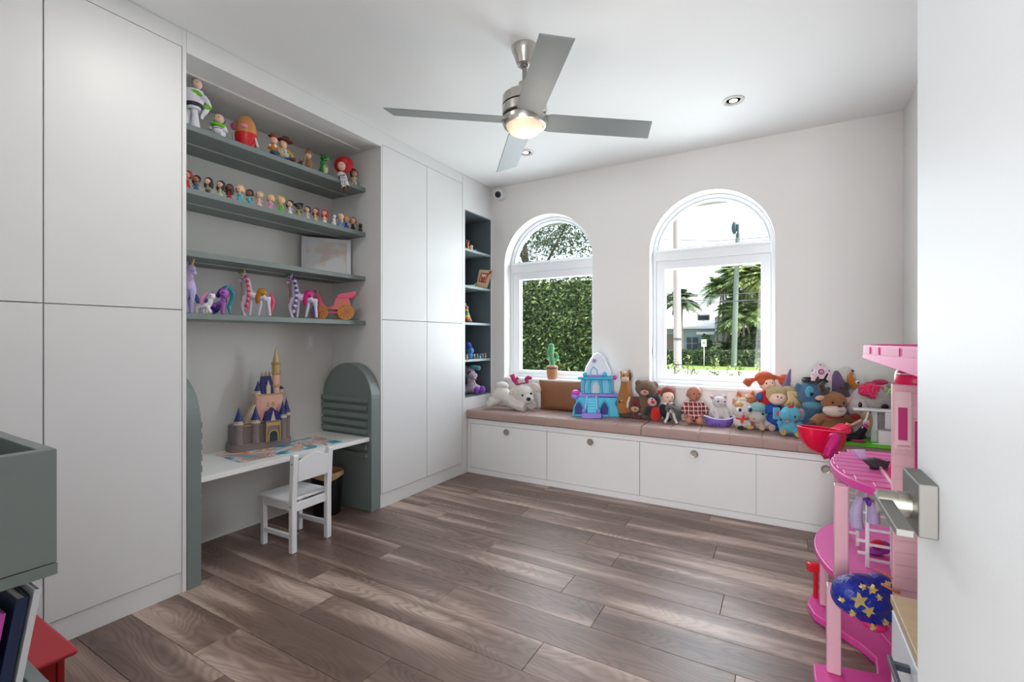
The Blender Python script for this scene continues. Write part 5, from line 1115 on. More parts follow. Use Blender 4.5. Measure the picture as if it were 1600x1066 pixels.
# baby doll
t = T('baby_doll', 'bald brown-skinned baby doll in a red tartan outfit', 'doll', 1084, 661, ZB); BS = mat((176, 118, 96), .5)
t.part('head', BS, [('e', 1083.8, 614.5, 11, 12, -2), ('e', 1083.5, 619.5, 8.6, 7, -5), ('e', 1073.3, 617, 1.8, 3, 0), ('e', 1094.3, 617, 1.8, 3, 0)], rm=.9)
t.part('outfit', mat((176, 34, 44), .8, 'check'), [('e', 1084, 638, 14.5, 13.5, 0, 11), ('t', [(1073, 630, 0, 5.5), (1067, 640, -4, 5), (1067.5, 646, -6, 4.6)]), ('t', [(1095, 630, 0, 5.5), (1101, 640, -4, 5), (1099, 647, -6, 4.6)]), ('e', 1084, 649, 13, 7, -4, 10)], rm=1.0)
t.part('hand', BS, [('e', 1068.5, 650, 3, 3.4, -7)]); t.part('hand', BS, [('e', 1097, 650.5, 3, 3.4, -7)])
t.part('leg', BS, [('t', [(1078, 650, -6, 4.6), (1071, 654, -12, 4.4)]), ('e', 1070, 654.5, 4.4, 5.6, -15, 4)], rm=.9); t.part('leg', BS, [('t', [(1090, 650, -6, 4.6), (1087, 655, -14, 4.6)]), ('e', 1086, 656, 6.4, 4.8, -17, 4.4, 15)], rm=.9)
t.eyes([(1079.5, 614), (1088, 614)], 1.1, -12.5, (50, 36, 30)); t.part('nose', BS, [('e', 1083.7, 617.3, 1.6, 1.3, -13.4)]); t.part('lips', mat((150, 70, 66), .4), [('e', 1083.6, 621.2, 2.2, .8, -12.6)])
# white cat in basket
t = T('plush_cat', 'white plush cat sitting in a purple fabric basket', 'plush toy', 1123, 661, ZB); WC = C((228, 222, 224))
t.part('body', WC, [('e', 1122.5, 628, 10, 9, -3), ('e', 1112.5, 620.5, 3.6, 3.4, 0), ('e', 1131.5, 619.5, 3.6, 3.6, 0), ('e', 1123.5, 645, 13, 12.5, 2), ('t', [(1117, 640, -5, 4.6), (1116.5, 654, -9, 4.6)]), ('t', [(1131, 640, -5, 4.6), (1132, 654, -9, 4.6)])], rm=.9)
t.part('inner_ear', C((214, 150, 160)), [('e', 1112, 620.8, 2, 1.9, -2.6)]); t.part('inner_ear', C((214, 150, 160)), [('e', 1131.8, 620, 2, 2, -2.6)]); t.eyes([(1117, 626), (1127.5, 626.5)], 1.5, -11.5, (70, 90, 130)); t.part('nose', mat((220, 140, 150), .4), [('e', 1120.5, 631, 1.3, 1, -12.4)])
S = t.S; g = G(); N = 32; rows = [(14.5, 0), (19.5, 3), (22, 8), (23, 12), (22, 12), (18.5, 4)]
vs = []
for r, z in rows:
    for k in range(N):
        a = 2*pi*k/N; zz = z + (3.5*abs(cos(a))**2 if z > 5 else 0); vs.append((r*cos(a)*S, (r*.62*sin(a)-1)*S, zz*S))
g.add(vs, [(j*N+k, j*N+(k+1) % N, (j+1)*N+(k+1) % N, (j+1)*N+k) for j in range(len(rows)-1) for k in range(N)] + [tuple(range(N))[::-1]], 0, True)
bk = g.build('basket', mat((132, 104, 196), .5, 'spots', c2=(84, 62, 150), s=45, w=.3), None); bk.location = t.root.location; bk.rotation_euler = t.root.rotation_euler; tag(bk, 'purple patterned fabric basket holding the white plush cat', 'basket')
g = G().tube([(22.6*cos(2*pi*k/30)*S, (22.6*.62*sin(2*pi*k/30)-1)*S, (12.4+3.5*cos(2*pi*k/30)**2)*S) for k in range(31)], 1.0*S, 8); g.build('rim', mat((226, 222, 240), .5), bk)
# calico cat
t = plush('plush_cat', 'calico plush cat with big blue eyes and a red collar tag', 1158, 670, C((238, 228, 222)), [('e', 1157.5, 639, 16, 13.5, -5, 13), ('e', 1159, 658, 12.5, 11.5, 0, 11), ('t', [(1152, 655, -5, 4), (1152, 664, -8, 4)]), ('t', [(1165, 655, -5, 4), (1166, 664, -8, 4)])])
t.part('ear', C((228, 168, 130)), [('p', [(1142.5, 632), (1144, 622), (1152.5, 628.5)], -4, -1)], bev=.8); t.part('ear', C((60, 48, 52)), [('p', [(1163.5, 629), (1172, 625), (1174.5, 636)], -4, -1)], bev=.8); t.part('inner_ear', C((226, 150, 150)), [('p', [(1166.5, 630), (1171.5, 627.5), (1173, 633.5)], -4.6, -4.1)])
t.part('orange_patch', C((228, 178, 120)), [('e', 1150, 631.5, 7, 5, -9.5, 7)]); 
for x, r in ((1147.3, 3.6), (1162.8, 4.5)):
    t.part('eye', mat((250, 250, 250), .2), [('e', x, 637.8, r*1.08, r*1.12, -15.3, 3)]); t.part('iris', mat((58, 104, 160), .15), [('e', x+.2, 638, r*.86, r*.9, -16.6, 2.2)]); t.part('pupil', mat((12, 14, 30), .1), [('e', x+.2, 638, r*.5, r*.55, -18, 1.2)])
t.part('nose', mat((226, 120, 130), .4), [('e', 1153, 643, 1.6, 1.1, -18)]); t.part('tongue', mat((206, 40, 90), .5), [('e', 1154, 648.5, 2.4, 2.6, -15.6, 1.5)]); t.part('collar', mat((210, 60, 40), .5), [('l', 1158, [(9.6, 652), (10, 653), (9.8, 654.4)], -3)]); t.part('tag', mat((218, 70, 44), .4), [('e', 1153.5, 656.5, 2.8, 3, -12.4, 1)])
t.part('paw', C((24, 20, 22)), [('e', 1153, 667, 5, 3, -9)]); t.part('paw', C((224, 180, 124)), [('e', 1167.5, 666, 5.6, 3.6, -9)])
# fox
t = plush('plush_fox', 'orange and white plush fox lying behind the calico cat', 1166, 652, C((220, 122, 56)), [('e', 1167, 624, 13, 8), ('p', [(1150.5, 620), (1152.5, 611), (1160, 618)], -1, 2), ('p', [(1170, 618), (1176.5, 610), (1181, 621)], -1, 2), ('e', 1170, 638, 15, 13, 4), ('e', 1178, 624, 7, 5, 2)], rm=.9, skw=14)
t.part('blaze', C((240, 228, 210)), [('e', 1165, 620.5, 4.5, 5.5, -6, 3), ('e', 1158, 624, 8, 4, -6, 4)])
# red-haired doll
t = T('rag_doll', 'rag doll with bright orange pigtails in a red top against the window sill', 'doll', 1196, 650, ZB, ymax=3.74)
t.part('head', mat((240, 200, 176), .6), [('e', 1196.5, 600, 11.5, 10.5, -4)]); t.part('hair', C((238, 98, 34), 'shag'), [('e', 1194, 589.5, 14.5, 9, 0), ('e', 1187, 596, 6, 6, -6), ('e', 1206, 594, 5, 7, 2), ('t', [(1182, 592, 0, 3), (1174, 594, 0, 4), (1168, 598, -2, 7), (1162, 595, -2, 4.5)]), ('t', [(1207, 588, 0, 3), (1216, 591, 0, 3)]), ('e', 1225.5, 594, 9, 9, 0)], rm=1.0)
t.part('top', mat((196, 24, 40), .8, 'cloth'), [('e', 1196, 625, 10, 16), ('t', [(1190, 614, 0, 4), (1187, 617, -2, 4)])], rm=1.0); t.part('sleeve', mat((50, 104, 160), .8, 'cloth'), [('e', 1185, 619, 5, 6.5, -3), ('e', 1206, 622, 5, 7, 0)]); t.part('legs', mat((30, 80, 150), .8, 'cloth'), [('e', 1196, 642, 11, 8, 0)])
t.eyes([(1190, 598), (1199, 597.5)], 1.2, -14); t.part('smile', mat((180, 60, 60), .4), [('t', [(1191, 603.5, -14.3, .5), (1195, 605.3, -14.6, .5), (1199.5, 603.5, -14.3, .5)])]); t.part('nose', mat((230, 160, 140), .5), [('e', 1194.5, 600.8, 1.2, 1, -14.8)])
t = T('plush_hat', 'pointed mauve plush hat tip standing behind the orange-haired doll', 'plush toy', 1228, 633, ZB, ymax=3.76, skw=10); t.part('cone', C((132, 104, 150)), [('t', [(1226, 632, 0, 9), (1227, 612, 0, 7), (1230, 596, 0, 4.2), (1235, 577, 0, .9)])])
# lamb
t = plush('plush_lamb', 'cream plush lamb with an aqua fleece beside the calico cat', 1186, 672, C((214, 204, 192)), [('e', 1181, 651, 13, 9.5, -3), ('e', 1190, 657, 12, 11, 4), ('t', [(1185, 660, -2, 6), (1184, 665, -8, 6.4)]), ('t', [(1197, 660, -2, 6), (1198.5, 665.5, -8, 7)]), ('e', 1208, 664.5, 6.5, 6.5, 2)], [(1185.5, 645.5)], 2, -11.5)
t.part('fleece', C((156, 214, 214), 'shag'), [('e', 1184, 636.5, 14, 8, 0), ('e', 1193, 646, 9, 11, 4), ('e', 1177, 639, 6, 5, 0)], rm=1.0); t.part('ear', C((196, 222, 220)), [('e', 1201, 646, 6.5, 3, -4, 2.5, 15)]); t.part('nose', mat((190, 120, 120), .5), [('e', 1172, 652.5, 1.8, 1.4, -11)]); t.part('sole', C((226, 190, 172)), [('e', 1184, 665.5, 5, 5, -13.2, 1.6), ('e', 1198.7, 666, 5.4, 5.4, -13.8, 1.6)]); t.part('ribbon', mat((206, 90, 100), .5), [('t', [(1173, 658, -8, .8), (1183, 660.5, -10, .8)])])
# blonde doll
t = T('rag_doll', 'soft doll with a big blonde yarn ponytail and blue dress', 'doll', 1214, 668, ZB)
t.part('head', mat((240, 202, 180), .7), [('e', 1211, 621, 13.5, 11.5, -6, 11)]); t.part('hair', C((222, 198, 142), 'shag'), [('e', 1212, 611, 16, 8, -3), ('e', 1200, 616, 4.5, 8, -4), ('e', 1232, 615, 17, 12, 0, 10), ('e', 1240, 626, 12, 12, 0, 9), ('e', 1229, 628, 9, 9, 0, 8)], rm=1.0)
random.seed(5)
for k in range(30):
    a = random.uniform(-.6, 2.5); t.part('yarn_strand', mat((224 + k % 3*8, 202, 146 + k % 2*12), .9), [('t', [(1224, 611, -11, 1.4), (1231+9*cos(a), 617+8*sin(a), -13.5, 1.4), (1235+19*cos(a), 621+16*sin(a), -6, 1.0)])])
t.part('dress', mat((30, 74, 160), .8, 'cloth'), [('e', 1208, 639, 11.5, 9, 0), ('e', 1212, 655, 14, 12, 2), ('t', [(1199, 634, 0, 4.5), (1198, 646, -4, 4)])], rm=1.0); t.eyes([(1205.5, 618), (1211.5, 619.5)], 1.3, -16.6, (60, 70, 90)); t.part('nose', mat((236, 184, 164), .6), [('e', 1206.5, 622, 1.8, 1.5, -17)]); t.part('bow', mat((180, 30, 60), .6), [('e', 1229, 634, 4, 2, -9)])
# elephant
BE = C((96, 192, 222))
t = plush('plush_elephant', 'small turquoise plush elephant with pink ear linings in front', 1232, 681, BE, [('e', 1233, 646, 15, 12.5, -4, 12), ('e', 1221, 647.5, 8.5, 8.5, -9), ('e', 1231, 666, 14.5, 10.5, 0, 11), ('t', [(1217, 659, -3, 4), (1214, 661, -6, 3.6)]), ('t', [(1245, 660, -3, 4), (1250, 664, -5, 4)]), ('t', [(1222, 669, -4, 5), (1217, 672, -10, 5.4)]), ('t', [(1238, 670, -4, 5), (1239, 675, -12, 5.4)]), ('b', 1208, 637, 1217, 655, -3, 1), ('e', 1252, 648, 6.5, 10, 0, 3)], [(1232.5, 649)], 1.6, -16)
t.part('inner_ear', C((220, 80, 120)), [('e', 1213.5, 646, 3.2, 4.6, -4.2, 1.4)]); t.part('inner_ear', C((238, 130, 150)), [('e', 1249.5, 646, 4, 8, -3.4, 2, 10)]); t.part('mouth', mat((226, 110, 130), .5), [('e', 1222, 656.5, 3.6, 1.8, -14)]); t.part('bow', mat((180, 30, 50), .6), [('e', 1230.5, 634.5, 4.5, 2.4, -8)])
t.part('sole', C((196, 200, 90)), [('e', 1216, 672.5, 4.6, 5, -14, 2)]); t.part('sole', C((206, 196, 96)), [('e', 1238.5, 676, 6, 4.6, -16, 2)]); t.part('toe_patch', C((240, 140, 120)), [('e', 1214, 671, 2.4, 3.4, -15.4, 1.2), ('e', 1239, 678, 4, 2, -17.4, 1)])
# blue plush
t = plush('plush_blue_creature', 'large round-headed slate blue plush wearing the toy tiara', 1268, 655, C((72, 112, 146)), [('e', 1267, 615.5, 20, 21, 0, 17), ('e', 1268, 642, 16, 14, 2), ('e', 1249, 606, 4, 7, 4)], [(1257, 614), (1277, 616)], 2.8, -17, ymax=3.68, skw=17)
t.part('snout', C((92, 160, 186)), [('e', 1266, 632, 16, 8, -7, 12)]); t.part('eye_patch', C((86, 180, 214)), [('e', 1257, 611, 6.5, 9, -12.5, 3.5, 10)]); t.part('nose', mat((34, 40, 80), .5), [('e', 1268, 622.5, 5, 3.6, -17)])
# tiara
t = T('toy_tiara', 'pink and white toy tiara perched on the blue plush', 'tiara', 1271, Y=3.68, z=.916); b = t.pyb
t.part('band', mat((24, 22, 26), .5), [('l', 1273, [(17.5, b), (18, b-2), (17, b-6), (16.2, b-6), (17.2, b-2)])])
o_ = b - 596
t.part('crest', mat((238, 200, 214), .35, 'spots', c2=(245, 245, 245), s=60, w=.3), [('p', [(1258, 593+o_), (1258.5, 582+o_), (1262, 578+o_), (1264, 572.5+o_), (1272.5, 569.5+o_), (1281, 572.5+o_), (1284, 579+o_), (1288, 583+o_), (1289, 593+o_)], -15, -13.6)], bev=.6)
t.part('cut_bar', mat((30, 24, 30), .4), [('p', [(1264, 591+o_), (1268, 586+o_), (1270, 588+o_), (1267, 592+o_)], -15.6, -15.1), ('p', [(1276, 591+o_), (1282, 581+o_), (1284, 583+o_), (1279, 592+o_)], -15.6, -15.1)])
t.part('medallion', mat((240, 236, 240), .3), [('e', 1272.5, 579+o_, 6.5, 5.6, -15.4, 1)]); t.part('medallion_ring', mat((70, 40, 60), .35), [('e', 1272.5, 579+o_, 5, 4.3, -16, 1)]); t.part('medallion_gem', mat((226, 130, 180), .25), [('e', 1272.5, 579+o_, 3.6, 3, -16.7, 1)])
for x, y in ((1260, 577), (1272.5, 568), (1286, 577)): t.part('bead', mat((150, 70, 180), .3), [('e', x, y+o_+.5, 1.2, 1.2, -14.5)])
# moose
t = plush('plush_moose', 'brown plush moose with a white muzzle and dark antlers', 1297, 672, C((158, 104, 62)), [('e', 1300, 627, 18.5, 15.5, -4, 14), ('e', 1298, 658, 24, 14, 2, 13), ('t', [(1280, 652, -2, 8), (1266, 661, -6, 7.5)]), ('t', [(1316, 652, -2, 7), (1328, 655, -4, 6)])], [(1289.5, 627), (1306.5, 628)], 1.9, -17, ymax=3.55, skw=24)
t.part('muzzle', C((240, 220, 206)), [('e', 1298.5, 640, 17, 10.5, -8, 12)]); t.part('nose', mat((60, 34, 38), .4), [('e', 1299, 632.3, 3.8, 1.6, -19)]); t.part('mouth', mat((110, 60, 60), .5), [('t', [(1295.5, 638.5, -20, .4), (1299, 640, -20.2, .4), (1302.5, 639, -20, .4)])])
AN = C((64, 46, 40)); t.part('antler', AN, [('t', [(1291, 616, -2, 5), (1284, 609, -2, 5.5), (1281.5, 602, -2, 4.5), (1287, 596.5, -2, 3)]), ('t', [(1291, 611, -2, 3.4), (1294, 605, -2, 2.4)])], rm=.9); t.part('antler', AN, [('t', [(1308, 615, -2, 5), (1317, 612, -2, 6), (1322, 604, -2, 5.4), (1318.5, 597.5, -2, 3)]), ('t', [(1312, 611, -2, 3.4), (1312, 604, -2, 2.6)])], rm=.9)
t.part('ear', C((226, 180, 156)), [('e', 1278.5, 621.5, 7.5, 4, -4, 3, -8)]); t.part('ear', C((230, 184, 166)), [('e', 1321.5, 625, 8.5, 4.6, -4, 3, -12)]); t.part('hoof', C((56, 36, 30)), [('e', 1263, 664, 8, 5.5, -7)]); t.part('scarf', mat((170, 40, 44), .8), [('e', 1300, 650.5, 15, 2.2, -3, 12)])
t = T('plush_hat', 'tall purple pointed plush rising behind the moose antler', 'plush toy', 1315, 648, ZB, ymax=3.74, skw=13); t.part('cone', C((112, 84, 128)), [('t', [(1316, 646, 4, 14), (1317, 618, 4, 12), (1313, 598, 4, 9), (1310, 587, 4, 6), (1309.5, 580, 4, 2.5)])])
t = T('plush_pillow', 'white plush with an orange horn-shaped snout against the wall', 'plush toy', 1328, 642, ZB, ymax=3.76, skw=12); t.part('body', C((228, 222, 214)), [('e', 1326, 595, 16, 21, 6, 7), ('e', 1328, 624, 15, 17, 6, 8)], rm=1.1); t.part('snout', C((216, 128, 48)), [('t', [(1334, 604, -3, 7), (1328, 597, -3, 6), (1326, 588, -3, 4), (1330, 580, -3, 1.4)])], rm=.9); t.part('snout_tip', BLACK, [('e', 1330.3, 579.5, 2, 1.7, -3)]); t.part('eye', mat((240, 240, 240), .3), [('e', 1334, 597, 3.6, 3.6, -8, 2)]); t.part('pupil', BLACK, [('e', 1333.5, 597.5, 1.5, 1.6, -10)])
# big white plush with pink mane
WU = C((226, 214, 216))
t = plush('plush_unicorn', 'large white plush unicorn with a shaggy hot pink mane', 1362, 672, WU, [('e', 1364, 628, 33, 24, 4, 18), ('e', 1340, 636, 14, 17, 0), ('e', 1362, 655, 28, 16, 6, 15), ('t', [(1354, 600, 4, 4), (1351, 590.5, 4, 1.8)]), ('t', [(1392, 606, 4, 5), (1397, 597, 4, 2)])], rm=1.3, ymax=3.66, skw=28)
t.part('mane', C((240, 30, 110), 'shag'), [('e', 1351, 607, 14, 9, -8), ('e', 1343, 611, 8, 7, -10), ('e', 1377, 597.5, 12, 4.5, 2), ('e', 1357, 601, 9, 5, -4), ('e', 1352, 616, 7, 6, -12)], rm=1.0)
random.seed(9)
for k in range(34):
    a = random.uniform(0, 2*pi); x0, y0 = 1350+random.uniform(-12, 12), 607+random.uniform(-7, 8); t.part('mane_tuft', mat((244, 44+k % 4*14, 120), .9), [('t', [(x0, y0, -15, 2.4), (x0+4*cos(a)-1, y0+3*sin(a)+2, -19, 1.6), (x0+8*cos(a)-2, y0+5*sin(a)+6, -15, .3)])])
t.part('eye', mat((26, 24, 28), .15), [('e', 1333.6, 631, 2.8, 4.6, -14, 2)]); t.part('eye', mat((34, 32, 36), .15), [('e', 1371, 633.6, 5.6, 4.2, -15, 2.5)]); t.part('horn', mat((206, 160, 90), .35, metal=.3), [('t', [(1345, 603, -14, 2.4), (1340, 597, -16, .8)])]); t.part('heart_patch', C((190, 24, 40)), [('e', 1329, 650, 7.5, 5.6, -10, 3)]); t.part('inner_ear', C((190, 160, 120)), [('e', 1396, 603, 3, 6, 0, 2, 25)])
FL = mat((46, 44, 120), .8)
for k in range(5): t.part('flower_petal', FL, [('e', 1395+4.6*cos(k*2*pi/5+.3), 636+4.6*sin(k*2*pi/5+.3), 4, 4, -16, 2)])
t.part('flower_centre', mat((190, 80, 150), .8), [('e', 1395.5, 638.5, 2.6, 2.4, -18.5, 1.2)])

# toy pool set in front of it
t = thing('toy_patio_set', 'bright green toy patio base with white canopy and dotted screen', 'toy furniture', (.47, 3.47, ZB))
def WB(lo, hi, nm, m, bev=.002, par=None): return G().box(lo, hi).build(nm, m, par or t, bevel=bev, world=True, seg=1)
WP2 = mat((236, 236, 236), .35)
WB((.30, 3.40, ZB), (.66, 3.56, ZB+.022), 'base', mat((98, 206, 40), .4)); WB((.49, 3.41, ZB+.0225), (.62, 3.50, ZB+.10), 'pedestal', WP2); WB((.46, 3.40, ZB+.0225), (.63, 3.405, ZB+.028), 'step', WP2)
WB((.375, 3.44, ZB+.205), (.66, 3.53, ZB+.217), 'canopy', WP2, .004); WB((.465, 3.47, ZB+.0225), (.495, 3.50, ZB+.2045), 'column', mat((214, 232, 226), .35)); sc_ = WB((.525, 3.435, ZB+.11), (.60, 3.44, ZB+.2045), 'screen', WP2)
for i in range(5):
    for j in range(6): G().tube([(.534+i*.0135, 3.4348, ZB+.12+j*.0135), (.534+i*.0135, 3.4335, ZB+.12+j*.0135)], .0022, 6).build('screen_hole', mat((170, 165, 170), .6), t, world=True)
tl = thing('toy_palm', 'small lime green toy palm fronds beside the dollhouse tower', 'toy plant', (.60, 3.50, ZB+.2172))
G().tube([(0, 0, 0), (0, 0, .10)], .005, 8).build('stem', mat((120, 190, 60), .4), tl)
for k in range(5):
    a = 2*pi*k/5 + 2.6; pts = [(0, 0, .10), (.03*cos(a), .02*sin(a), .125), (.06*cos(a), .04*sin(a), .12), (.085*cos(a), .05*sin(a), .09)]
    G().tube(pts, [.006, .012, .010, .001], 8, flat=.3).build('frond', mat((126, 210, 50), .4), tl)
# reclining fashion doll
t = T('fashion_doll', 'long-haired fashion doll in a dark sequin dress on the green base', 'doll', 1345, Y=3.43, z=ZB+.022)
t.part('hair', C((190, 156, 112)), [('e', 1357, 661, 5.5, 16, 0, 5, 8), ('e', 1352, 650, 6, 7, 0), ('t', [(1352, 664, -3, 3), (1350, 675, -4, 3)])], rm=.9); t.part('head', mat(SKIN, .5), [('e', 1350, 660, 4.2, 5, -4), ('t', [(1348, 662, -4, 2), (1344, 667, -5, 3)])]); t.part('arm', mat((224, 160, 124), .5), [('t', [(1342, 656, -4, 1.8), (1332, 660, -7, 1.7), (1322, 663, -10, 1.7), (1314, 660, -12, 2)])])
t.part('dress', mat((34, 26, 48), .35, 'glitter', s=500), [('t', [(1347, 668, -5, 5), (1340, 676, -6, 6), (1328, 683, -8, 5), (1316, 686, -10, 2.6)]), ('e', 1336, 680, 13, 5, -6, 7, 10)], rm=.9); t.part('hem', mat((170, 24, 80), .5), [('e', 1332, 686.5, 14, 2.6, -9, 6, 8)]); t.part('bodice', mat((200, 40, 120), .4), [('e', 1346, 664, 4.6, 3.4, -7, 3)]); t.part('necklace_gem', mat((170, 160, 220), .2), [('e', 1346, 659, 2.6, 2.4, -9)]); t.part('wing', mat((232, 234, 240), .2), [('p', [(1339, 672), (1350, 642), (1352, 643), (1343, 672)], -8, -7.4)])
# red tub
t = T('toy_boat', 'red plastic toy boat shell tipped over the bench corner', 'toy vehicle', 1285, Y=3.25, z=ZB-.03, turn=8)
S = t.S; g = G(); N = 28; M_ = 7; vs = []
for lay in (0, 1):
    for j in range(M_+1):
        f = j/M_; rr = sin(f*pi/2) if j else .001
        for k in range(N):
            a = 2*pi*k/N; q = 1 - lay*.05
            vs.append(((1287 + 41*rr*cos(a)*q*(1 if cos(a) < 0 else .85) - t.px)*S, (24*rr*sin(a)*q)*S, (t.pyb - (670 + 4*cos(a) + 44*cos(f*pi/2)*q))*S))
fs = [(l_*(M_+1)*N + j*N+k, l_*(M_+1)*N + j*N+(k+1) % N, l_*(M_+1)*N + (j+1)*N+(k+1) % N, l_*(M_+1)*N + (j+1)*N+k) for l_ in (0, 1) for j in range(M_) for k in range(N)]
fs += [(M_*N+k, M_*N+(k+1) % N, (M_+1)*N+M_*N+(k+1) % N, (M_+1)*N+M_*N+k) for k in range(N)]
g.add(vs, fs, 0, True).build('hull', mat((224, 16, 66), .25), t.root)
t.part('rim', mat((246, 70, 110), .3), [('t', [(1287+41*cos(a*pi/14)*(1 if cos(a*pi/14) < 0 else .85), 670+4*cos(a*pi/14), 24*sin(a*pi/14), 1.1) for a in range(29)])])
t.part('seat_back', mat((240, 40, 90), .3), [('p', [(1311, 672), (1329, 664), (1331, 676), (1314, 684)], -6, 14)], bev=1)
t2 = T('doll_gown', 'hot pink glitter doll gown draped over the red toy boat', 'doll clothes', 1297, Y=3.12, z=ZB-.10); t2.part('fabric', mat((244, 50, 150), .5, 'glitter', s=300), [('t', [(1306, 680, -2, 7), (1300, 688, -6, 7.5), (1291, 700, -7, 7), (1288, 712, -6, 5.5)]), ('t', [(1300, 690, -2, 6), (1299, 708, -3, 6), (1300, 722, -3, 4.6)]), ('e', 1303, 682, 9, 6, -2)], rm=1.0)

# ------------------------------------------------------------------ dollhouse
t = thing('dollhouse', 'tall three-storey pink plastic dollhouse in front of the right wall', 'dollhouse', (.40, 2.2, 0))
PF = mat((226, 106, 178), .38); PFD = mat((216, 70, 156), .38); PL_ = mat((234, 182, 194), .42); MGT = mat((196, 30, 116), .38); PST = mat((208, 158, 172), .42)
def Dplate(xl, xr, ya, yb, n_=20):
    c = (ya+yb)/2; r = (yb-ya)/2; rx = min(.20, xr-xl)
    return [(xl+rx - rx*sin(pi*k/n_), c - r*cos(pi*k/n_)) for k in range(n_+1)] + [(xr, yb), (xr, ya)]
fl1 = G().prism(Dplate(.165, .60, 1.845, 2.50), .690, .720, 'z').build('upper_floor', PFD, t, bevel=.004, world=True)
for k in range(9):
    y_ = 1.90 + k*.065; x0 = .165 + .20*(1-sqrt(max(0, 1-((y_-2.1725)/.3275)**2))) + .012
    G().box((x0, y_, .7202), (.58, y_+.055, .7225)).build('deck_board', PF, t, world=True, bevel=.001, seg=1)
G().box((.31, 1.86, .7230), (.318, 2.3, .735)).build('deck_curb', PL_, t, world=True, bevel=.001, seg=1)
G().prism(Dplate(.118, .60, 1.90, 2.64), .335, .360, 'z').build('middle_floor', PFD, t, bevel=.004, world=True)
G().prism(Dplate(.126, .59, 1.908, 2.632), .3602, .3625, 'z').build('floor_surface', PF, t, world=True)
bp = [(.10, 1.90), (.10, 2.0), (.20, 2.03), (.29, 2.05), (.30, 2.15), (.26, 2.22), (.20, 2.28), (.12, 2.36), (.10, 2.44), (.12, 2.54), (.18, 2.60), (.30, 2.62), (.60, 2.62), (.60, 1.86), (.16, 1.86)]
G().prism(bp, .001, .032, 'z').build('base_floor', PFD, t, bevel=.005, world=True)
G().prism([(.36, 1.93), (.36, 2.1), (.38, 2.2), (.34, 2.32), (.36, 2.5), (.585, 2.58), (.585, 1.93)], .0322, .040, 'z').build('floor_inlay', mat((214, 60, 150), .38), t, bevel=.002, world=True)
def post(x, y, z0, z1, w=.021):
    G().box((x-w, y-w, z0), (x+w, y+w, z1)).build('pillar', PST, t, bevel=.004, world=True)
post(.160, 1.985, .033, .334); post(.182, 1.995, .363, .689); post(.165, 2.46, .033, .334, .017); post(.215, 2.44, .363, .689, .017)
WL = .300
w = G().box((WL, 1.842, .001), (.60, 1.868, 1.06)).build('end_wall', PL_, t, bevel=.002, world=True)
for k in range(26): G().box((WL+.004, 1.8395, .05+k*.038), (.596, 1.8418, .05+k*.038+.034)).build('siding_board', PL_, t, world=True, bevel=.0006, seg=1)
G().box((.575, 1.869, .04), (.60, 2.60, 1.06)).build('back_wall', mat((240, 150, 190), .42), t, world=True)
G().box((.352, 1.832, .78), (.366, 1.8393, .95)).build('wall_strip', MGT, t, world=True, bevel=.002)
G().box((.305, 1.835, .86), (.345, 1.8393, 1.04)).build('door_panel', mat((244, 204, 214), .42), t, world=True, bevel=.002)
G().box((.312, 1.8315, .89), (.334, 1.8348, .99)).build('panel_inset', MGT, t, world=True, bevel=.001)
G().box((.309, 1.8150, .868), (.338, 1.8348, .874)).build('panel_ledge', PL_, t, world=True)
G().lathe([(.05, 0), (.052, .006), (.05, .035), (.04, .05), (.001, .052)], (.36, 1.87, 1.061), 24).build('lamp_drum', mat((236, 16, 96), .3), t, world=True)
G().box((.31, 1.80, 1.093), (.37, 1.86, 1.097)).build('ledge', mat((244, 190, 205), .4), t, world=True)
G().box((.325, 1.85, 1.098), (.40, 1.9, 1.135)).build('roof_post', mat((190, 60, 140), .4), t, world=True)
# roof: tray with a raised lip and arched cut-outs
rp = [(.245, 1.93), (.325, 1.50), (.60, 1.46), (.64, 2.3), (.34, 2.36)]
G().prism(rp, 1.136, 1.146, 'z').build('roof_slab', mat((236, 74, 148), .38), t, world=True, bevel=.002)
for a, b2 in zip(rp, rp[1:]+rp[:1]):
    A = Vector((a[0], a[1], 1.146)); B = Vector((b2[0], b2[1], 1.146)); d = (B-A).normalized(); nrm = Vector((-d.y, d.x, 0))*.008
    G().add([A-nrm, B-nrm, B+nrm, A+nrm, A-nrm+Vector((0,0,.034)), B-nrm+Vector((0,0,.034)), B+nrm+Vector((0,0,.034)), A+nrm+Vector((0,0,.034))], [(0,3,2,1),(4,5,6,7),(0,1,5,4),(1,2,6,5),(2,3,7,6),(3,0,4,7)]).build('roof_lip', mat((238, 96, 162), .38), t, world=True)
A = Vector((.245, 1.93, 0)); B = Vector((.325, 1.50, 0)); 
w_ = Vector((-.010, -.002, 0)); G().add([A+w_+Vector((0,0,1.138)), B+w_+Vector((0,0,1.098)), B+w_+Vector((0,0,1.150)), A+w_+Vector((0,0,1.150)), A+Vector((0,0,1.138)), B+Vector((0,0,1.098)), B+Vector((0,0,1.150)), A+Vector((0,0,1.150))], [(0,1,2,3),(4,7,6,5),(0,4,5,1),(1,5,6,2),(2,6,7,3),(3,7,4,0)]).build('roof_fascia', mat((234, 84, 154), .38), t, world=True)
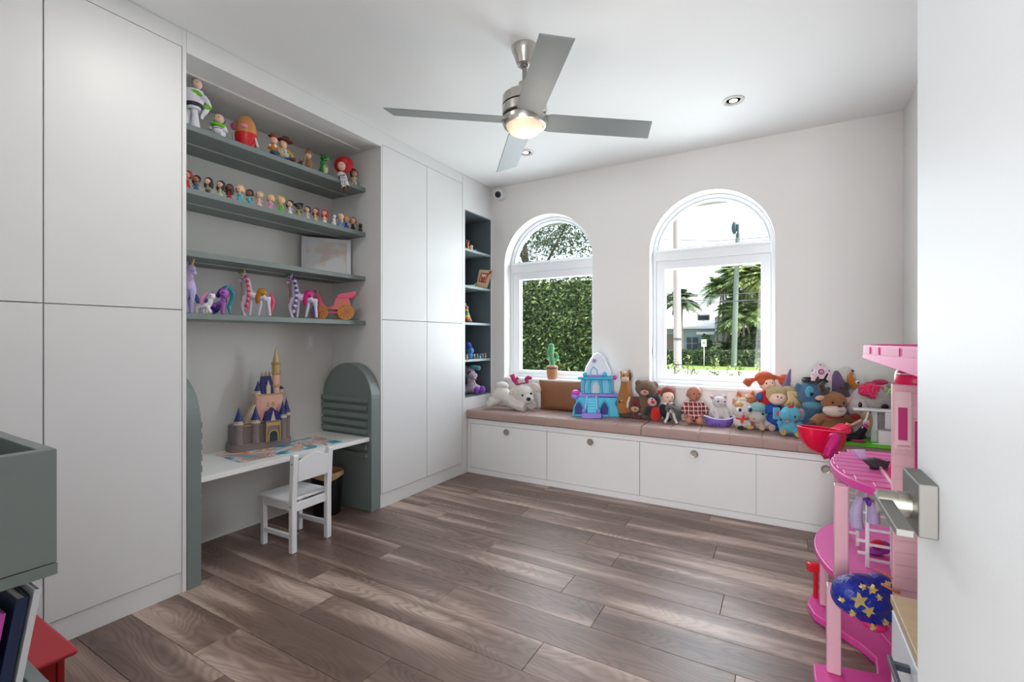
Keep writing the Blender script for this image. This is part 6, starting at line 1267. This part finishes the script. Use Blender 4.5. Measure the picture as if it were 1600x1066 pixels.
for k, (f0, f1) in enumerate(((.05, .14), (.19, .30), (.35, .62), (.70, .95))):
    P0 = A.lerp(B, f0); P1 = A.lerp(B, f1); d = Vector((-.0105, -.002, 0))
    G().add([P0+d+Vector((0,0,1.152)), P1+d+Vector((0,0,1.152)), P1+d+Vector((0,0,1.174)), P0+d+Vector((0,0,1.174)), P0+Vector((0,0,1.152)), P1+Vector((0,0,1.152)), P1+Vector((0,0,1.174)), P0+Vector((0,0,1.174))], [(0,1,2,3),(4,7,6,5),(0,4,5,1),(1,5,6,2),(2,6,7,3),(3,7,4,0)]).build('lip_panel', mat((214, 46, 128), .38), t, world=True)
# bunk ladder
t = thing('toy_bunk_ladder', 'white toy bunk ladder frame on the middle dollhouse floor', 'toy furniture', (.31, 2.15, .363))
for x, y in ((.274, 2.13), (.350, 2.16), (.268, 2.33)): G().box((x-.0055, y-.0055, .3632), (x+.0055, y+.0055, .655)).build('upright', WP2, t, world=True, bevel=.001, seg=1)
for k in range(5): G().box((.2797, 2.137, .385+k*.055), (.3443, 2.147, .393+k*.055)).build('rung', WP2, t, world=True, bevel=.001, seg=1)
for k, z in enumerate((.41, .455, .56)): G().box((.245, 2.122, z), (.2683, 2.138, z+.006)).build('peg', WP2, t, world=True)
for z in (.47, .52, .60, .63): G().box((.240, 2.322, z-.06), (.2623, 2.338, z-.054)).build('peg', WP2, t, world=True)
t = T('doll_dress', 'lavender doll dress hanging from the toy bunk ladder', 'doll clothes', 1352, Y=2.06, z=.363); b = t.pyb
t.part('fabric', mat((190, 176, 214), .7, 'cloth'), [('t', [(1345, 777, 0, 5), (1339, 790, -1, 7), (1335, 806, -2, 9), (1337, 820, -2, 9), (1345, 826, -2, 5)]), ('t', [(1362, 784, 2, 5), (1366, 800, 2, 8), (1366, 818, 2, 9)])], rm=1.2); t.part('bow', mat((100, 60, 160), .6), [('e', 1354, 783, 3, 7, -4), ('e', 1349, 779, 5, 2.5, -5)])
t.part('hanger_cord', mat((220, 215, 230), .6), [('t', [(1352, 778, 0, .7), (1354, 766, 0, .7)])])
t = T('folded_doll_clothes', 'red and purple folded doll clothes on the middle floor', 'doll clothes', 1374, Y=2.28, z=.363); b = t.pyb
t.part('red_cloth', mat((206, 30, 60), .7), [('e', 1372, b-16, 12, 7, 0, 8)]); t.part('purple_cloth', mat((150, 70, 170), .7), [('e', 1380, b-12, 9, 10, -2, 8), ('e', 1368, b-5, 14, 5, 0, 9)])
t = T('doll_jacket', 'small dark quilted doll jacket lying on the upper dollhouse floor', 'doll clothes', 1368, Y=2.16, z=.7235); b = t.pyb
t.part('body', mat((58, 60, 68), .6, 'spots', c2=(96, 98, 108), s=160, w=.3), [('p', [(1346, b-14), (1366, b-17), (1384, b-12), (1396, b-8), (1396, b-3), (1384, b-1), (1362, b), (1353, b-7)], -8, 3)], bev=2.5); t.part('sleeve', mat((48, 50, 58), .6), [('e', 1386, b-8, 11, 4.6, -6, 5, 10)]); t.part('strap', BLACK, [('t', [(1352, b-3, -9, 1.4), (1357, b-2, -10, 1.6), (1362, b-3, -10, 1.4)])])
t = T('doll_accessory', 'pale iridescent doll wing piece behind the dark jacket', 'doll clothes', 1338, Y=2.30, z=.7235); b = t.pyb
t.part('panel', mat((206, 206, 236), .2), [('p', [(1329, b-14), (1350, b-14), (1352, b-3), (1340, b)], -3, 1)], bev=.8); t.part('edge', mat((180, 170, 230), .2), [('t', [(1329, b-14, -3.5, .8), (1340, b-1, -3.5, .8)])])
t = T('doll_slide', 'hot pink doll slide fin standing on the upper floor by the wall', 'toy furniture', 1397, Y=2.00, z=.7235); b = t.pyb; t.part('fin', mat((226, 20, 100), .35), [('p', [(1392, b-1), (1398, b-1), (1402, b-38), (1397, b-38), (1390, b-22)], -3, 3)], bev=1)
t = T('toy_car_part', 'red plastic toy piece lying beside the dollhouse on the floor', 'toy', 1270, Y=2.50, z=0.0); b = t.pyb
t.part('body', mat((206, 26, 48), .35), [('b', 1262, b-66, 1281, b-52, -5, 6)], bev=3); t.part('leg', mat((190, 20, 40), .4), [('b', 1272, b-54, 1278, b-.1, -2, 3)], bev=1)
# starry pouch
t = T('star_pouch', 'shiny blue pouch printed with gold stars on the middle floor', 'pouch', 1346, Y=1.86, z=.363); b = t.pyb; SP = t.S
t.part('fabric', mat((24, 44, 150), .25, 'wrinkle', s=60), [('e', 1346, 930, 46, 32, -2, 32), ('e', 1325, 921, 26, 22, -6, 24), ('e', 1372, 915, 24, 18, -2, 22), ('e', 1360, 950, 30, 24, -6, 22)], rm=2.0, it=2)
t.part('lining', mat((210, 30, 110), .4), [('e', 1356, 968, 19, 9, -12, 16, 12)])
def star(cx, cy, r, y, rot):
    pts = []
    for k in range(10):
        a = pi/2 + k*pi/5 + rot; q = r if k % 2 == 0 else r*.42; pts.append((cx+q*cos(a), cy-q*sin(a)))
    t.part('gold_star', mat((226, 200, 130), .3, metal=.4), [('p', pts, y, y+5)])
for cx, cy, r, y, ro in ((1321, 922, 12, -32, .1), (1333, 936, 9, -34.5, .5), (1349, 917, 5, -33, 0), (1314, 944, 5, -27, 0), (1360, 955, 5, -32, 0), (1376, 940, 6, -28, .4), (1383, 953, 8, -24, .2), (1343, 908, 8, -28, 1), (1372, 903, 5, -21, .3), (1330, 905, 5, -26, .3), (1303, 927, 5, -20, .6), (1341, 962, 5, -32, 0)):
    star(cx, cy, r, y, ro)
t = T('loose_doll', 'bare orange-tan doll limbs sticking out above the starry pouch', 'doll', 1378, Y=1.83, z=.363); b = t.pyb; t.part('arm', mat((214, 130, 80), .5), [('t', [(1366, 905, -14, 2.2), (1376, 910, -16, 2.2), (1386, 916, -16, 2.4), (1396, 920, -10, 3)]), ('t', [(1362, 886, -6, 1.2), (1378, 893, -8, 1.4), (1388, 901, -8, 1.6)])], rm=.8)

# drawer unit with wooden top
t = thing('drawer_unit', 'low white drawer unit with a pale wooden top at the door edge', 'drawer unit', (.45, 1.25, 0))
G().box((.25, .98, .505), (.66, 1.566, .527)).build('top', mat((214, 188, 150), .5, 'wood'), t, world=True, bevel=.002)
G().box((.262, .99, .02), (.655, 1.556, .5045)).build('carcass', mat((228, 230, 234), .4), t, world=True)
for z0, z1 in ((.355, .495), (.19, .335), (.03, .17)):
    dr_ = G().box((.250, 1.0, z0), (.2617, 1.546, z1)).build('drawer', mat((226, 230, 236), .4), t, world=True, bevel=.002)
    hz = z1-.035
    G().box((.214, 1.13, hz-.008), (.222, 1.375, hz+.008)).box((.222, 1.15, hz-.007), (.2497, 1.163, hz+.007)).box((.222, 1.342, hz-.007), (.2497, 1.355, hz+.007)).build('handle', mat((90, 98, 110), .35, metal=.7), dr_, world=True, bevel=.001, seg=1)

# ------------------------------------------------------------------ corner bookcase contents
NX = -2.52
def N_(name, label, cat, px, z, **k): return T(name, label, cat, px, X=k.pop('X', NX), z=z+.0006, **k)
t = N_('trinket_figurine', 'tiny orange and white figurine on the top shelf of the corner bookcase', 'figurine', 731, 2.02); b = t.pyb; t.part('body', mat((230, 160, 100), .5), [('e', 731, b-5, 2.4, 5), ('e', 731, b-11, 2.2, 2.4)]); t.part('ear', mat((220, 120, 140), .5), [('e', 729.5, b-15, .8, 2.6), ('e', 732.5, b-14.5, .8, 2.2)])
t = N_('trinket_figurine', 'round white figurine with a brown patch beside the orange one', 'figurine', 736.5, 2.02); b = t.pyb; t.part('body', mat((238, 228, 216), .5), [('e', 736.5, b-3.4, 3, 3.4), ('e', 736.5, b-8, 2.6, 2.6)]); t.part('patch', mat((200, 140, 90), .5), [('e', 735, b-6.5, 1.4, 1.8, -2)])
t = N_('trinket_figurine', 'very small star-shaped white figurine in the middle of the top shelf', 'figurine', 742.5, 2.02); b = t.pyb; t.part('body', mat((225, 230, 235), .5), [('e', 742.5, b-2.4, 1.6, 2.4), ('e', 742.5, b-4.2, 3, .9)])
t = N_('trinket_figurine', 'pink figurine at the right end of the bookcase top shelf', 'figurine', 765, 2.02); b = t.pyb; t.part('body', mat((236, 190, 206), .5), [('e', 765, b-2.4, 2.8, 2.4), ('e', 764.5, b-5.2, 1.8, 1.9)])
# wooden puzzle with a red animal
t = N_('wooden_puzzle', 'square wooden puzzle picture with a red animal, leaning in the bookcase', 'puzzle', 756, 1.687, turn=0, X=-2.495); b = t.pyb
t.part('board', mat((216, 186, 150), .5, 'wood'), [('p', [(743.5, b-3), (761, b-1), (770, b-29), (749, b-30)], 0, 2)], bev=.3)
t.part('red_frame', mat((150, 40, 40), .5), [('p', [(747.5, b-11), (758.5, b-9), (763, b-24), (752, b-25)], -.6, -.05)]); t.part('cream_field', mat((236, 214, 186), .5), [('p', [(749.5, b-12.5), (757.8, b-11), (760.6, b-22), (753, b-23)], -1.0, -.65)])
t.part('red_animal', mat((170, 46, 34), .5), [('p', [(751, b-11.5), (756, b-11), (758.5, b-15), (759, b-21), (756.5, b-18), (754.5, b-18), (753, b-21), (751.5, b-16)], -1.6, -1.05)]); t.part('red_corner', mat((160, 30, 36), .5), [('p', [(761, b-17), (763.5, b-22), (767, b-24), (768, b-28), (764.5, b-27.5), (763, b-23)], -.7, -.05)])
t = N_('toy_plant', 'small lime green toy tuft next to the wooden puzzle', 'toy', 742.5, 1.687); b = t.pyb; t.part('tuft', mat((130, 170, 60), .6), [('e', 741.5, b-3, 2, 3.6), ('e', 743.8, b-2.5, 1.8, 3), ('e', 742.5, b-6, 1.2, 2)])
t = N_('folded_paper', 'white folded card lying flat left of the wooden puzzle', 'card', 735, 1.687, X=-2.50); t.part('sheet', mat((226, 230, 234), .5), [('b', 729, t.pyb-2.5, 742, t.pyb, -3, 3)])
# rainbow stacking tower
t = N_('rainbow_stacker', 'rainbow coloured wooden stacking toy at the left of the bookcase', 'toy', 730, 1.352, X=-2.49); b = t.pyb
for k, c_ in enumerate(((150, 40, 36), (226, 110, 50), (236, 200, 60), (90, 170, 70), (50, 130, 180), (226, 190, 60), (206, 60, 60))):
    t.part('ring', mat(c_, .4), [('l', 729, [(.1, b-2-k*3.2), (5.2-k*.5, b-2-k*3.2), (5.4-k*.5, b-3.5-k*3.2), (5-k*.5, b-5-k*3.2), (.1, b-5-k*3.2)])])
t.part('frame_bar', mat((228, 206, 172), .5), [('t', [(736.5, b-1, 0, .9), (727, b-30, 0, .9)])]); t.part('base', mat((120, 60, 50), .5), [('b', 723, b-2, 737.5, b, -3, 3)]); t.part('ball', mat((236, 170, 180), .5), [('e', 730.5, b-23.5, 1.6, 1.8, -1)])
# blue cap on a blue plush, trinkets
t = N_('plush_puppy', 'small blue plush puppy with a darker blue hat on the fourth shelf', 'plush toy', 733, 1.015, X=-2.50); b = t.pyb; t.part('body', C((60, 140, 206)), [('e', 735, b-13, 5.5, 5.5), ('e', 733, b-5, 6, 5)], rm=.7); t.part('hat', C((26, 70, 170)), [('e', 731.5, b-21, 5.2, 5.4), ('e', 732, b-17.5, 7, 2, -1)], rm=.7); t.eyes([(735, b-13.5)], .7, -5.4)
for px_, c_, c2, lb in ((741, (230, 170, 120), (60, 150, 190), 'tiny figurine with a peach top and teal base, first right of the blue puppy'), (745.5, (70, 160, 190), (200, 120, 90), 'tiny teal figurine, second right of the blue puppy'), (750, (60, 130, 180), (150, 200, 210), 'tiny blue figurine in the middle of the fourth shelf'), (754, (190, 120, 150), (90, 130, 180), 'tiny mauve figurine left of the two orange ones'), (758.5, (224, 160, 110), (236, 200, 150), 'first of two tiny orange figurines at the right end'), (763, (222, 170, 120), (220, 130, 80), 'last tiny orange figurine at the right end of the fourth shelf')):
    t = N_('mini_figurine', lb, 'figurine', px_, 1.015, X=-2.49, group='tiny figurines on the fourth bookcase shelf'); b = t.pyb; t.part('base', mat(c2, .5), [('e', px_, b-2.2, 1.9, 2.2)]); t.part('head', mat(c_, .5), [('e', px_, b-5.8, 1.8, 2)])
t = N_('mini_figurine', 'tiny yellow-green figurine at the feet of the blue puppy', 'figurine', 729.5, 1.015, X=-2.475, group='tiny figurines on the fourth bookcase shelf'); b = t.pyb; t.part('base', mat((210, 190, 90), .5), [('e', 729.5, b-2.4, 2.2, 2.4)]); t.part('head', mat((236, 150, 140), .5), [('e', 729.5, b-6, 1.7, 1.8)])
# unicorn plush at the bottom
t = N_('plush_pony', 'lilac grey plush pony with teal fringe and purple hooves in the bookcase', 'plush toy', 739, .685, X=-2.52); b = t.pyb; UP = C((206, 190, 212))
t.part('body', UP, [('e', 734, b-32, 8.5, 9.5, 0, 8), ('t', [(736, b-31, -4, 6), (744, b-26, -7, 5)]), ('t', [(735, b-24, 0, 6), (737, b-12, 0, 7.5)]), ('e', 735, b-9, 9, 8.5, 1), ('t', [(737, b-8, -3, 4.6), (744, b-6, -8, 4.6)]), ('t', [(742, b-12, 0, 4), (752, b-7, -5, 4)]), ('e', 728, b-6, 5, 6, -2), ('e', 728.5, b-40, 2, 4, 0)], rm=.9)
t.part('hoof', C((130, 60, 196)), [('e', 745, b-6, 4.2, 6, -9, 5)]); t.part('hoof', C((140, 70, 200)), [('e', 754, b-7, 4.6, 6, -6, 5)]); t.part('fringe', C((60, 160, 170), 'shag'), [('e', 740, b-41, 8, 3.6, -1), ('e', 747, b-40, 4.6, 4, -3)], rm=.8)
t.part('mane', C((60, 44, 90)), [('e', 726, b-28, 3, 11, 3)]); t.part('eye', mat((60, 50, 80), .2), [('e', 734.5, b-32, 3.6, 3.6, -7, 2)]); t.part('eye_glint', mat((190, 180, 210), .2), [('e', 734.5, b-31, 2, 1.8, -8.6, .8)]); t.part('ribbon', mat((190, 150, 90), .5), [('t', [(731, b-19, -6, .8), (741, b-20, -6, .8), (743, b-14, -7, .8)])]); t.part('mouth', mat((190, 60, 110), .5), [('e', 744, b-23, 2.6, 1, -11.4)])
